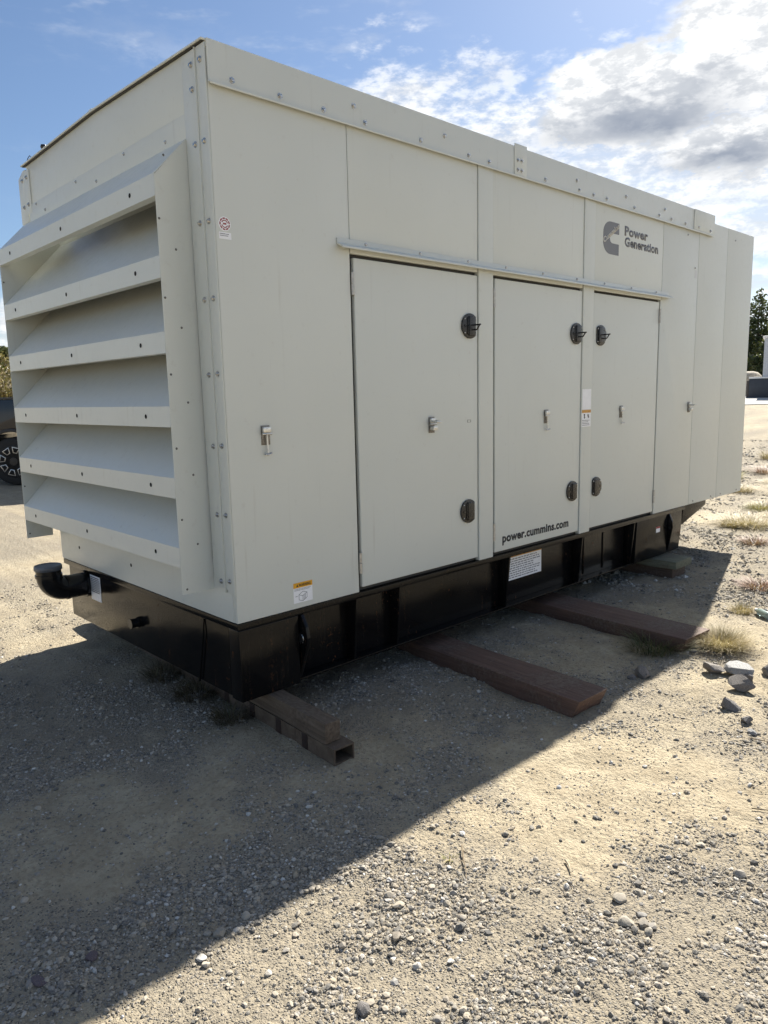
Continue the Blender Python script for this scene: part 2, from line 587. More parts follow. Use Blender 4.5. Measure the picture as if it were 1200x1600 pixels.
def text_mesh(name, s, fit, plane_y, bold=0.02, depth=0.0006, diag=None):
    """lettering on a plane facing -Y; fit=(x0,x1,z0,z1) is the box it fills"""
    cu = bpy.data.curves.new('lettering_curve', 'FONT')
    cu.body = s
    cu.size = 1.0
    cu.offset = bold
    cu.resolution_u = 3
    cu.space_character = 1.06
    o = bpy.data.objects.new('lettering_source', cu)
    COL.objects.link(o)
    dg = bpy.context.evaluated_depsgraph_get()
    me = bpy.data.meshes.new_from_object(o.evaluated_get(dg))
    bpy.data.objects.remove(o)
    bpy.data.curves.remove(cu)
    me.name = name
    n = len(me.vertices)
    co = np.empty(n * 3, dtype=np.float32)
    me.vertices.foreach_get('co', co)
    co = co.reshape(-1, 3)
    mn, mx = co.min(0), co.max(0)
    sx = (co[:, 0] - mn[0]) / (mx[0] - mn[0])
    sz = (co[:, 1] - mn[1]) / (mx[1] - mn[1])
    if diag is None:
        x = fit[0] + sx * (fit[1] - fit[0])
        z = fit[2] + sz * (fit[3] - fit[2])
    else:
        (ax, azz), (bx, bz), hgt = diag
        d = np.array([bx - ax, bz - azz]); L = np.linalg.norm(d); d = d / L
        nrm = np.array([-d[1], d[0]])
        x = ax + sx * L * d[0] + sz * hgt * nrm[0]
        z = azz + sx * L * d[1] + sz * hgt * nrm[1]
    out = np.stack([x, np.full(n, plane_y), z], 1).astype(np.float32)
    me.vertices.foreach_set('co', out.ravel())
    me.materials.clear()
    me.update()
    # give the print a hair of thickness
    bm = bmesh.new()
    bm.from_mesh(me)
    bmesh.ops.recalc_face_normals(bm, faces=bm.faces)
    ex = bmesh.ops.extrude_face_region(bm, geom=bm.faces[:])
    for v in [e for e in ex['geom'] if isinstance(e, bmesh.types.BMVert)]:
        v.co.y -= depth
    bmesh.ops.recalc_face_normals(bm, faces=bm.faces)
    bm.to_mesh(me)
    bm.free()
    return me


# ------------------------------------------------------------------ terrain


def _hash(ix, iy, s):
    q = np.sin(ix * 127.1 + iy * 311.7 + s * 74.7) * 43758.5453
    return q - np.floor(q)


def vnoise(x, y, s=0):
    ix, iy = np.floor(x), np.floor(y)
    fx, fy = x - ix, y - iy
    fx, fy = fx * fx * (3 - 2 * fx), fy * fy * (3 - 2 * fy)
    a = _hash(ix, iy, s); b = _hash(ix + 1, iy, s); c = _hash(ix, iy + 1, s); d = _hash(ix + 1, iy + 1, s)
    return (a * (1 - fx) + b * fx) * (1 - fy) + (c * (1 - fx) + d * fx) * fy


def fbm(x, y, s=0, o=4):
    v, a, t = 0, 0.5, 0
    for i in range(o):
        v = v + a * vnoise(x * 2 ** i, y * 2 ** i, s + i * 3)
        t += a
        a *= 0.5
    return v / t


def depth_of(x, y):
    return (x + 1.7517) * 0.686 + (y + 2.8651) * 0.728


GZ = -0.57


def ground_h(x, y):
    x = np.asarray(x, dtype=np.float64); y = np.asarray(y, dtype=np.float64)
    d = np.minimum(depth_of(x, y), 95.0)
    e = np.clip((d - 7.0) / 2.0, -30, 60)
    rise = 0.029 * 2.0 * np.log1p(np.exp(e))
    far = np.exp(-np.maximum(d - 4, 0) / 14.0)
    u = 0.030 * (fbm(x * 0.8 + 3, y * 0.8, 1, 3) - 0.5) + 0.022 * (fbm(x * 3.5, y * 3.5, 5, 3) - 0.5)
    u = u + (0.016 * (fbm(x * 14, y * 14, 9, 2) - 0.5)) * far
    return GZ + rise + u


SAND = [(0.95, -1.30, 0.36, 0.9), (-0.60, -0.47, 0.26, 0.9), (-0.86, -0.42, 0.18, 0.8), (0.90, -1.68, 0.20, 0.6), (2.9, -1.7, 0.5, 0.7), (2.0, -0.5, 0.3, 0.6), (0.42, -0.62, 0.22, 0.7), (3.3, -0.35, 0.3, 0.6), (0.40, -1.55, 0.16, 0.6)]
GRAV = [(-0.65, 0.55, 0.75, 1.0), (-0.5, 1.3, 0.6, 0.7), (-0.20, -0.98, 0.30, 0.6), (-0.70, -1.12, 0.35, 0.6), (0.60, -2.02, 0.35, 0.8), (-0.40, -1.62, 0.45, 0.6), (0.0, -1.9, 0.4, 0.6), (0.85, -0.15, 0.5, 0.7), (2.4, -1.0, 0.35, 0.5), (5.2, 0.4, 1.4, 0.8), (3.7, -0.7, 0.5, 0.6), (-1.15, -0.85, 0.3, 0.5)]


def gravel_mask(x, y):
    n = fbm(x * 1.3, y * 1.3, 21, 4)
    m = fbm(x * 6.5 + 7, y * 6.5, 57, 3)
    v = (n - 0.36) * 2.6 + (m - 0.5) * 1.5
    for (a, b, r, k) in SAND: v = v - k * np.exp(-((x - a) ** 2 + (y - b) ** 2) / r ** 2)
    for (a, b, r, k) in GRAV: v = v + k * np.exp(-((x - a) ** 2 + (y - b) ** 2) / r ** 2)
    return np.clip(v, 0, 1)


def graded(lo, hi, step, far_lo, far_hi, ratio=1.16):
    mid = list(np.arange(lo, hi + 1e-6, step))
    a, s = lo, step
    left = []
    while a > far_lo:
        s *= ratio; a -= s; left.append(a)
    b, s = mid[-1], step
    right = []
    while b < far_hi:
        s *= ratio; b += s; right.append(b)
    return np.array(left[::-1] + mid + right)


gx = graded(-2.2, 4.4, 0.02, -500, 700)
gy = graded(-3.4, 1.0, 0.02, -500, 700)
GX, GY = np.meshgrid(gx, gy, indexing='ij')
HZ = ground_h(GX, GY)
V = np.stack([GX, GY, HZ], -1).reshape(-1, 3)
ni, nj = GX.shape
idx = np.arange(ni * nj).reshape(ni, nj)
F = np.stack([idx[:-1, :-1], idx[1:, :-1], idx[1:, 1:], idx[:-1, 1:]], -1).reshape(-1, 4)
gmesh = np_mesh('ground', V, F, True)
att = gmesh.attributes.new('gravel', 'FLOAT', 'POINT')
att.data.foreach_set('value', gravel_mask(GX, GY).astype(np.float32).ravel())
ground = obj('ground', gmesh, GROUND)
ground['kind'] = 'structure'
ground['label'] = 'sunlit sandy yard ground strewn with gravel'

# ---- stones
def ico(sub):
    bm = bmesh.new()
    bmesh.ops.create_icosphere(bm, subdivisions=sub, radius=1.0)
    bm.verts.ensure_lookup_table()
    v = np.array([q.co[:] for q in bm.verts])
    f = np.array([[w.index for w in fc.verts] for fc in bm.faces])
    bm.free()
    return v, f


ICO1, ICO1F = ico(1)
ICO2, ICO2F = ico(2)
ICO3, ICO3F = ico(3)
OCT = np.array([(1, 0, 0), (0, 1, 0), (-1, 0, 0), (0, -1, 0), (0, 0, 1), (0, 0, -1)], float)
OCTF = np.array([(0, 1, 4), (1, 2, 4), (2, 3, 4), (3, 0, 4), (1, 0, 5), (2, 1, 5), (3, 2, 5), (0, 3, 5)])


def stones(px, py, size, base, faces, jit=0.22, sink=0.35):
    n = len(px)
    k = len(base)
    B = np.repeat(base[None], n, 0) * (1 + RNG.normal(0, jit, (n, k, 1)))
    sc = np.stack([np.ones(n), RNG.uniform(0.6, 1.0, n), RNG.uniform(0.38, 0.75, n)], 1) * size[:, None]
    B = B * sc[:, None, :]
    ta = RNG.normal(0, 0.25, n)
    c, s = np.cos(ta)[:, None], np.sin(ta)[:, None]
    y, z = B[:, :, 1] * c - B[:, :, 2] * s, B[:, :, 1] * s + B[:, :, 2] * c
    a = RNG.uniform(0, 2 * np.pi, n)
    c, s = np.cos(a)[:, None], np.sin(a)[:, None]
    x, y = B[:, :, 0] * c - y * s, B[:, :, 0] * s + y * c
    h_ = ground_h(px, py)
    z = z + h_[:, None] + (sc[:, 2] * (1 - 2 * sink) * RNG.uniform(0.6, 1.1, n))[:, None]
    P = np.stack([x + px[:, None], y + py[:, None], z], -1).reshape(-1, 3)
    Fc = (faces[None] + (np.arange(n) * k)[:, None, None]).reshape(-1, 3)
    return P, Fc


def scatter(n, x0, x1, y0, y1, base, falloff):
    out = np.zeros((0, 2))
    while len(out) < n:
        q = np.stack([RNG.uniform(x0, x1, n * 3), RNG.uniform(y0, y1, n * 3)], 1)
        d = np.hypot(q[:, 0] - CAM_POS.x, q[:, 1] - CAM_POS.y)
        pr = (base + (1 - base) * gravel_mask(q[:, 0], q[:, 1]) ** 1.3)
        cl = fbm(q[:, 0] * 6, q[:, 1] * 6, 33, 3)
        pr = pr * np.clip((cl - 0.32) * 3.2, 0.08, 1) * np.exp(-np.maximum(d - 2.2, 0) / falloff)
        dep = depth_of(q[:, 0], q[:, 1])
        keep = (RNG.uniform(0, 1, len(q)) < pr) & (dep > 0.8) & (d > 1.2)
        out = np.concatenate([out, q[keep]])
    return out[:n]


def build_gravel():
    parts = []
    q = scatter(150000, -2.2, 6.5, -4.0, 3.6, 0.14, 2.3)
    parts.append(stones(q[:, 0], q[:, 1], np.clip(RNG.lognormal(math.log(0.0033), 0.35, len(q)), 0.0016, 0.007), OCT, OCTF, 0.22))
    q = scatter(30000, -2.2, 7.0, -4.2, 4.0, 0.10, 2.5)
    parts.append(stones(q[:, 0], q[:, 1], np.clip(RNG.lognormal(math.log(0.0068), 0.32, len(q)), 0.004, 0.0135), ICO1, ICO1F, 0.17))
    q = scatter(42000, 3.5, 17.0, -4.0, 9.0, 0.30, 9.0)
    parts.append(stones(q[:, 0], q[:, 1], np.clip(RNG.lognormal(math.log(0.0105), 0.45, len(q)), 0.004, 0.04), OCT, OCTF, 0.22))
    Vs, Fs, off = [], [], 0
    for P, Fc in parts:
        Vs.append(P); Fs.append(Fc + off); off += len(P)
    o = obj('gravel', np_mesh('gravel', np.concatenate(Vs), np.concatenate(Fs), False), GRAVEL)
    tag(o, 'fine grey and tan gravel strewn over the sandy yard', 'gravel', kind='stuff')


build_gravel()


def rock_mesh(name, seed, cuts=9, sub=3, jit=0.05, depth=(0.55, 0.9), sharp=28):
    r = np.random.default_rng(seed)
    v, f = (ICO3, ICO3F) if sub == 3 else (ICO2, ICO2F)
    v = v.copy()
    for _ in range(cuts):
        n = r.normal(0, 1, 3); n /= np.linalg.norm(n)
        d = r.uniform(*depth)
        s = v @ n
        over = np.maximum(s - d, 0)
        v = v - over[:, None] * n[None]
    v = v * (1 + jit * (r.normal(0, 1, (len(v), 1))))
    me = np_mesh(name, v, f, True)
    try: me.set_sharp_from_angle(angle=math.radians(sharp))
    except Exception: pass
    return me


PEB = [rock_mesh('pebble', 100 + i, 10, 2, 0.02, (0.52, 0.9)) for i in range(9)]


def lone(me, mat, x, y, sx, sy, sz, rz, name='pebble', tilt=0.0, lift=0.35):
    o = obj(name, me, mat)
    o.scale = (sx, sy, sz)
    o.rotation_euler = (tilt, random.uniform(-0.15, 0.15), rz)
    o.location = (x, y, float(ground_h(x, y)) + sz * lift)
    return o


FIXED_PEB = [(-0.231, -1.548, 0.017), (0.217, -1.83, 0.021), (0.133, -1.887, 0.021), (0.161, -1.934, 0.014), (0.195, -1.915, 0.015), (0.142, -1.960, 0.012), (0.12, -1.93, 0.011), (0.175, -1.955, 0.012),
             (-0.399, -1.44, 0.015), (-0.841, -0.947, 0.011), (-0.855, -0.93, 0.012), (0.53, -2.25, 0.017), (0.60, -2.05, 0.015), (-0.16, -1.36, 0.013), (0.25, -1.35, 0.012), (-0.28, -1.29, 0.013)]
pq = scatter(330, -2.0, 4.2, -3.6, 1.2, 0.12, 2.0)
pset = [(a, b, float(np.clip(RNG.lognormal(math.log(0.0118), 0.26), 0.009, 0.024))) for a, b in pq]
pset = FIXED_PEB + sorted(pset, key=lambda t: -t[2] / (0.6 + math.hypot(t[0] - CAM_POS.x, t[1] - CAM_POS.y)))
for i, (x, y, s) in enumerate(pset[:300]):
    if i < len(FIXED_PEB): s *= 1.35
    o = lone(PEB[i % len(PEB)], PEBBLE, x, y, s * random.uniform(0.95, 1.35), s * random.uniform(0.7, 1.0), s * random.uniform(0.45, 0.75), random.uniform(0, 6.28), 'pebble', random.uniform(-0.3, 0.3))
    adopt(o, ground)

# ------------------------------------------------------------------ generator
GEN = empty('generator', (0.0, 0.0, -0.39))
tag(GEN, 'large beige steel generator enclosure with louvred end on a black tank base', 'generator')
LEN, WID, TOP = 5.89, 2.20, 2.5
ZF = 2.33          # lower edge of the roof flange


def gpart(name, mesh, mat, parent=None):
    return obj(name, mesh, mat, parent or GEN)


def bolt_mesh():
    return merge('bolt', [lathe('b1', [(0.013, 0.0), (0.013, -0.0025), (0.0125, -0.003)], 'y', 16), lathe('b2', [(0.0085, -0.003), (0.0085, -0.008), (0.0065, -0.0105), (0.0, -0.011)], 'y', 6, 20)])


BOLT = bolt_mesh()
BOLT.materials.append(BOLTM)
SMALLBOLT = merge('bolt', [lathe('b1', [(0.0085, 0.0), (0.0085, -0.002)], 'y', 12), lathe('b2', [(0.006, -0.002), (0.0055, -0.006), (0.003, -0.0075), (0.0, -0.008)], 'y', 8)])
SMALLBOLT.materials.append(BOLTM)
RIVET = lathe('rivet', [(0.0055, 0.0), (0.005, -0.0015), (0.003, -0.003), (0.0, -0.0032)], 'y', 10)
RIVET.materials.append(simple('rivet_grey', (0.16, 0.155, 0.14), 0.5, 0.3))
HOLEDISC = lathe('hole', [(0.0105, 0.0), (0.0105, -0.0006), (0.0, -0.0007)], 'y', 14)
HOLEDISC.materials.append(HOLE)
END_ROT = (0, 0, -math.pi / 2)      # turns a -Y facing fitting to face -X


def bolt_side(parent, x, z, y=0.0, me=None, name='bolt'):
    o = obj(name, me or BOLT, None, None, (x, y, z), (0, random.uniform(0, 6), 0))
    adopt(o, parent)


def bolt_end(parent, y, z, x=0.0, me=None, name='bolt'):
    o = obj(name, me or BOLT, None, None, (x, y, z), END_ROT)
    adopt(o, parent)


# inner shell seen only in the joints
gpart('inner_shell', box('inner_shell', 0.30, LEN - 0.04, 0.030, WID - 0.03, 0.004, 2.40, 0), DARK)

G = 0.0035
TH = 0.026


def panel(name, x0, x1, z0, z1, y=0.0, bev=0.004):
    return gpart(name, box(name, x0 + G / 2, x1 - G / 2, y, y + TH, z0, z1, bev, 3), PAINT)


end_panel = panel('side_panel', 0.0, 0.757, 0.0, ZF + 0.02)
DOORS = [(0.757, 1.752), (1.893, 2.895), (3.036, 4.040)]
POSTS = [(1.752, 1.893), (2.895, 3.036)]
upper = []
for a, b in DOORS:
    upper.append(panel('side_panel', a, b if b < 4 else 4.055, 1.735, ZF + 0.02))
posts = []
for a, b in POSTS:
    posts.append(gpart('door_post', box('door_post', a + 0.002, b - 0.002, -0.006, 0.028, 0.0, ZF + 0.02, 0.004, 3), PAINT))
far_a = gpart('side_panel', prism('side_panel', [(4.043, 0.0), (4.700, 0.0), (4.700, ZF + 0.02), (4.0585, ZF + 0.02), (4.0585, 1.735), (4.043, 1.735)], 'y', 0.0, TH, 0.003), PAINT)
far_a2 = far_a
far_b = panel('side_panel', 4.7035, 5.290, 0.0, 2.445)
far_c = panel('side_panel', 5.290, LEN, 0.0, 2.445)
# door openings: dark jambs behind the gaps
for (a, b) in DOORS:
    gpart('door_seal', box('door_seal', a - 0.001, b + 0.001, 0.0275, 0.0295, 0.002, 1.74, 0), GAPM)
# doors
door_objs = []
for i, (a, b) in enumerate(DOORS):
    gl, gr = (0.023, 0.004) if i < 2 else (0.006, 0.015)
    d = gpart('door', box('door', a + gl, b - gr, 0.001, 0.026, 0.022, 1.717, 0.005, 3), PAINT)
    door_objs.append(d)

# fittings
HINGE = merge('hinge', [lathe('h1', [(0.0085, -0.055), (0.0085, -0.002)], 'z', 12), lathe('h2', [(0.0085, 0.002), (0.0085, 0.055)], 'z', 12), box('h3', -0.004, 0.010, 0.002, 0.008, -0.054, 0.054, 0.001)])
HINGE.materials.append(HINGEM)
for d, x, zs in ((door_objs[0], 0.766, (1.59, 0.157)), (door_objs[1], 1.902, (1.60, 0.158)), (door_objs[2], 4.032, (1.61, 0.150))):
    for z in zs:
        o = obj('hinge', HINGE, None, None, (x, -0.004, z))
        adopt(o, d)


def latch(parent, x, z, flip, loop):
    """round black paddle latch, one side cut straight"""
    R0 = 0.074
    poly = []
    cut = 0.052
    for k in range(40):
        a = 2 * math.pi * k / 40
        px = math.cos(a) * R0
        pz = math.sin(a) * R0 * 0.98
        poly.append((min(px, cut), pz))
    s = -1 if flip else 1
    P = [(x + s * a, z + b) for a, b in poly]
    base = prism('latch', P, 'y', 0.0, -0.010, 0.003)
    o = gpart('latch', base, LATCHM, parent)
    pad = box('paddle', min(x + s * -0.018, x + s * 0.040), max(x + s * -0.018, x + s * 0.040), -0.020, -0.0095, z - 0.056, z + 0.056, 0.005, 3)
    gpart_sub = [pad, box('rim', min(x + s * -0.030, x + s * -0.022), max(x + s * -0.030, x + s * -0.022), -0.015, -0.0095, z - 0.050, z + 0.050, 0.002)]
    key = tube('key', [(x + s * -0.045, -0.0095, z + 0.0), (x + s * -0.045, -0.0135, z + 0.0)], 0.009, 12)
    gpart_sub.append(key)
    if loop:
        gpart_sub.append(tube('loop', [(x + 0.02, -0.018, z + 0.006), (x + 0.02, -0.070, z + 0.006)], 0.0045, 8))
        gpart_sub.append(tube('loop', [(x + 0.02, -0.018, z - 0.020), (x + 0.02, -0.042, z - 0.022), (x + 0.02, -0.062, z + 0.004)], 0.0045, 8))
    extra = merge('latch_handle', gpart_sub)
    extra.materials.append(LATCHM)
    # merged into the latch: generator > door > latch is already three levels
    bm = bmesh.new(); bm.from_mesh(base); bm.from_mesh(extra)
    for (sx, sz) in ((-0.050, 0.040), (-0.050, -0.040), (0.046, 0.045), (0.046, -0.045)):
        r = bmesh.ops.create_icosphere(bm, subdivisions=1, radius=0.0052, matrix=Matrix.Translation((x + s * sx, -0.0105, z + sz)))
        for v in r['verts']:
            for fc in v.link_faces: fc.material_index = 1
    bm.to_mesh(base); bm.free()
    base.materials.append(ZINC)
    base.polygons.foreach_set('use_smooth', [True] * len(base.polygons))
    try: base.set_sharp_from_angle(angle=math.radians(35))
    except Exception: pass
    return o


for d, x, flip in ((door_objs[0], 1.672, False), (door_objs[1], 2.818, False), (door_objs[2], 3.135, True)):
    latch(d, x, 1.424, flip, True)
    latch(d, x - 0.018, 0.326, flip, False)


def catch(parent, x, z, rod):
    """small bright toggle catch"""
    ms = [box('c', x - 0.024, x + 0.024, -0.003, 0.0, z - 0.045, z + 0.045, 0.001)]
    ms.append(box('c', x - 0.022, x + 0.022, -0.020, -0.003, z + 0.012, z + 0.038, 0.004))
    ms.append(tube('c', [(x - 0.026, -0.016, z + 0.006), (x + 0.026, -0.016, z + 0.006)], 0.0055, 10))
    for sx in (-0.013, 0.013):
        for sz in (-0.020, -0.035):
            ms.append(tube('c', [(x + sx, -0.003, z + sz), (x + sx, -0.0055, z + sz)], 0.0042, 8))
    if rod:
        ms.append(tube('c', [(x, -0.014, z + 0.004), (x + 0.001, -0.014, z - 0.040), (x + 0.002, -0.016, z - 0.085)], 0.0042, 8))
        ms.append(tube('c', [(x - 0.016, -0.016, z - 0.088), (x + 0.004, -0.018, z - 0.090), (x + 0.020, -0.020, z - 0.083)], 0.0048, 8))
    else:
        ms.append(tube('c', [(x - 0.016, -0.020, z + 0.022), (x - 0.016, -0.058, z + 0.016), (x + 0.016, -0.058, z + 0.016), (x + 0.016, -0.020, z + 0.022)], 0.0055, 8))
        ms.append(box('c', x - 0.019, x + 0.019, -0.036, -0.003, z - 0.030, z - 0.006, 0.005))
    me = merge('catch', ms)
    me.materials.append(ZINC); me.materials.append(STEELD)
    for pl in me.polygons:
        if pl.center.y > -0.0062: pl.material_index = 1
    gpart('catch', me, None, parent)


catch(end_panel, 0.203, 0.865, True)
catch(door_objs[0], 1.335, 0.862, False)
catch(door_objs[1], 2.467, 0.868, True)
catch(door_objs[2], 3.463, 0.868, True)
catch(far_a, 4.629, 0.870, False)
gpart('door_slot', merge('door_slot', [box('s', 1.652, 1.682, -0.0008, 0.001, 0.862, 0.864, 0), box('s', 1.652, 1.682, -0.0008, 0.001, 0.876, 0.878, 0), box('s', 1.652, 1.654, -0.0008, 0.001, 0.864, 0.876, 0), box('s', 1.680, 1.682, -0.0008, 0.001, 0.864, 0.876, 0)]), simple('seal_grey', (0.28, 0.27, 0.25), 0.6), door_objs[0])

# drip rail over the doors
rail = gpart('drip_rail', prism('drip_rail', [(-0.001, 1.800), (-0.006, 1.800), (-0.0075, 1.776), (-0.048, 1.757), (-0.050, 1.748), (-0.045, 1.747), (-0.041, 1.752), (-0.001, 1.770)], 'x', 0.672, 4.175, 0.0015), PAINT)
for x in (0.859, 1.255, 1.657, 2.013, 2.405, 2.806, 3.166, 3.554, 3.950):
    bolt_side(rail, x, 1.787, -0.007, SMALLBOLT)

# roof flange along the side
fl1 = gpart('roof_flange', prism('roof_flange', [(0.022, TOP), (-0.011, TOP), (-0.011, ZF + 0.008), (-0.024, ZF + 0.003), (-0.024, ZF - 0.007), (-0.0215, ZF - 0.007), (-0.0205, ZF), (-0.006, ZF + 0.004), (-0.003, TOP - 0.03), (0.022, TOP - 0.03)], 'x', 0.0, 4.958, 0.0012), PAINT)
splice = gpart('splice_plate', box('splice_plate', 2.085, 2.208, -0.0165, -0.0115, ZF + 0.004, TOP + 0.014, 0.0015), PAINT)
gpart('splice_plate', box('splice_plate', 4.560, 4.961, -0.0155, -0.0115, ZF + 0.008, TOP + 0.002, 0.0015), PAINT)
FB = [(0.113, 2.364), (0.36, 2.362), (0.609, 2.362), (0.871, 2.362), (1.269, 2.363), (1.661, 2.362), (1.846, 2.363), (2.415, 2.363), (2.81, 2.364), (2.988, 2.362), (3.165, 2.363), (3.557, 2.362), (3.949, 2.363), (4.154, 2.363), (4.404, 2.362), (0.798, 2.422), (1.457, 2.423), (2.777, 2.418), (3.431, 2.419), (4.04, 2.419)]
for x, z in FB: bolt_side(fl1, x, z, -0.011)
for x, z in ((4.645, 2.363), (4.873, 2.362)): bolt_side(fl1, x, z, -0.0155)
for x in (2.118, 2.155):
    for z in (2.422, 2.366): bolt_side(splice, x, z, -0.0165)
bolt_side(far_a2, 4.482, 2.287, 0.0, SMALLBOLT)
bolt_side(far_c, 5.452, 2.357, 0.0, SMALLBOLT)
bolt_side(far_a2, 4.640, 2.037, 0.0, SMALLBOLT)
for o_, x in ((far_b, 4.789), (far_b, 5.172), (far_c, 5.390), (far_c, 5.773)): bolt_side(o_, x, 0.024, 0.0, SMALLBOLT)

# roof, back and far end
gpart('roof', prism('roof', [(-0.004, TOP - 0.008), (-0.004, TOP - 0.001), (1.13, TOP + 0.026), (WID + 0.012, TOP + 0.001), (WID + 0.012, TOP - 0.006), (1.13, TOP + 0.018)], 'x', -0.022, 4.955, 0.0015), PAINT)
gpart('roof_shade_strip', prism('roof_shade_strip', [(0.004, TOP - 0.011), (1.13, TOP + 0.0135), (WID, TOP - 0.010), (WID, TOP - 0.0065), (1.13, TOP + 0.0175), (0.004, TOP - 0.0085)], 'x', -0.016, -0.001), GAPM)  # dark strip: shadowed line under the roof overhang put into colour, with its seal
gpart('roof', box('roof', 4.958, LEN - 0.001, 0.027, WID, 2.412, 2.446, 0.003), PAINT)
gpart('back_panel', box('back_panel', 0.230, LEN - 0.004, WID - 0.026, WID, 0.0, 2.41, 0.004), PAINT)
gpart('far_end_panel', box('far_end_panel', LEN - 0.027, LEN - 0.0025, 0.027, WID - 0.027, 0.0, 2.41, 0.004), PAINT)

# louvred end: frame panels
top_end = gpart('end_panel', prism('end_panel', [(0.03, 2.262), (WID - 0.028, 2.262), (WID - 0.028, TOP - 0.008), (1.13, TOP + 0.016), (0.03, TOP - 0.009)], 'x', 0.0, 0.024, 0.003), PAINT)
low_strip = gpart('end_strip', box('end_strip', -0.005, 0.020, 0.03, WID - 0.028, 2.150, 2.2605, 0.003), PAINT)
for y, z in ((0.801, 2.240), (1.413, 2.240), (2.041, 2.245), (1.145, 2.186), (0.376, 2.190), (1.903, 2.186)):
    bolt_end(low_strip, y, z, -0.005, SMALLBOLT)
bottom_end = gpart('end_panel', box('end_panel', 0.0, 0.024, 0.030, 2.175, 0.0, 0.275, 0.003), PAINT)
for y in (1.858, 1.103, 0.35): bolt_end(bottom_end, y, 0.112, -0.0004, HOLEDISC, 'hole')
gpart('end_jamb', box('end_jamb', 0.002, 0.30, 0.0295, 0.189, 0.277, 2.149, 0.003), PAINT)
# corner angle bolted over the joint
corner = gpart('corner_angle', prism('corner_angle', [(0.0, TOP - 0.013), (0.0, 0.135), (0.048, 0.140), (0.052, 0.155), (0.072, 0.155), (0.072, TOP - 0.013)], 'x', -0.006, -0.0006, 0.0012), PAINT)
corner2 = gpart('corner_angle', prism('corner_angle', [(0.076, TOP - 0.013), (0.076, 0.150), (0.14, 0.163), (0.178, 0.19), (0.190, TOP - 0.013)], 'x', -0.0062, -0.0006, 0.0012), PAINT)
gpart('angle_ridge', box('angle_ridge', -0.013, -0.001, 0.0722, 0.0758, 0.14, TOP - 0.012, 0.001), PAINT)
gpart('corner_post', box('corner_post', 0.0012, 0.0285, 0.0005, 0.0292, 0.001, TOP - 0.032, 0.002), PAINT)
for y, zs in ((0.038, (2.43, 2.112, 1.79, 1.469, 1.145, 0.826, 0.510, 0.200)), ):
    for z in zs: bolt_end(corner, y, z, -0.006)
for z in (2.43, 2.334, 2.115, 1.793, 1.470, 1.143, 0.822, 0.506, 0.190): bolt_end(corner2, 0.112, z, -0.0062)
# angle on the far corner
far_angle = gpart('corner_angle', prism('corner_angle', [(2.20, TOP - 0.02), (2.245, TOP - 0.02), (2.330, TOP - 0.055), (2.333, 2.170), (2.20, 2.170)], 'x', 0.0, 0.006, 0.0012), PAINT)
for y, z in ((2.262, 2.425), (2.262, 2.265)): bolt_end(far_angle, y, z, 0.0)
gpart('corner_angle', box('corner_angle', -0.006, -0.0006, 2.125, 2.199, 2.21, 2.467, 0.0012), PAINT)
for y, z in ((2.165, 2.425), (2.165, 2.265)): bolt_end(far_angle, y, z, -0.006)

# louvre hood
HX = -0.168
hood = gpart('louvre_hood', prism('louvre_hood', [(0.0, 0.14), (HX, 0.14), (HX, 1.985), (0.0, 2.165)], 'y', 0.190, 0.193), PAINT)
hs = gpart('side_plate', prism('side_plate', [(0.0, 0.14), (HX, 0.14), (HX, 1.985), (0.0, 2.165), (0.218, 2.165), (0.218, 0.28), (0.0, 0.28)], 'y', 2.312, 2.315), PAINT, hood)
for (x, z) in ((-0.119, 2.071), (-0.158, 1.808), (-0.088, 1.687), (-0.155, 1.478), (-0.085, 1.353), (-0.152, 1.148), (-0.077, 1.023), (-0.149, 0.819), (-0.074, 0.693), (-0.146, 0.492), (-0.074, 0.368), (-0.143, 0.163)):
    bolt_side(hood, x, z, 0.190, RIVET, 'rivet')
for (x, z) in ((-0.155, 1.80), (-0.152, 0.49), (-0.148, 0.17)):
    o = obj('rivet', RIVET, None, None, (x, 2.312, z)); adopt(o, hood)
Y0, Y1 = 0.1935, 2.3115
BL = prism('blade_top', [(0.0, 2.166), (HX, 1.992), (HX - 0.001, 1.900), (HX + 0.042, 1.900), (HX + 0.042, 1.903), (HX + 0.003, 1.903), (HX + 0.003, 1.990), (0.0, 2.162)], 'y', Y0, Y1)
top_blade = gpart('blade', BL, PAINT, hood)
lip_z = [1.655, 1.334, 1.008, 0.685, 0.361]
blades = [top_blade]
for z in lip_z:
    me = prism('blade', [(0.215, z + 0.404), (HX, z), (HX - 0.001, z - 0.093), (HX + 0.040, z - 0.093), (HX + 0.040, z - 0.090), (HX + 0.003, z - 0.090), (HX + 0.003, z - 0.002), (0.217, z + 0.400)], 'y', Y0, Y1)
    blades.append(gpart('blade', me, PAINT, hood))
for z, b in zip([1.992] + lip_z, blades):
    for y in (0.43, 1.265, 2.098):
        bolt_end(hood, y, z - 0.046, HX - 0.0012, HOLEDISC, 'hole')
gpart('plenum_back', box('plenum_back', 0.219, 0.225, 0.190, 2.315, 0.276, 2.149, 0), PAINT)

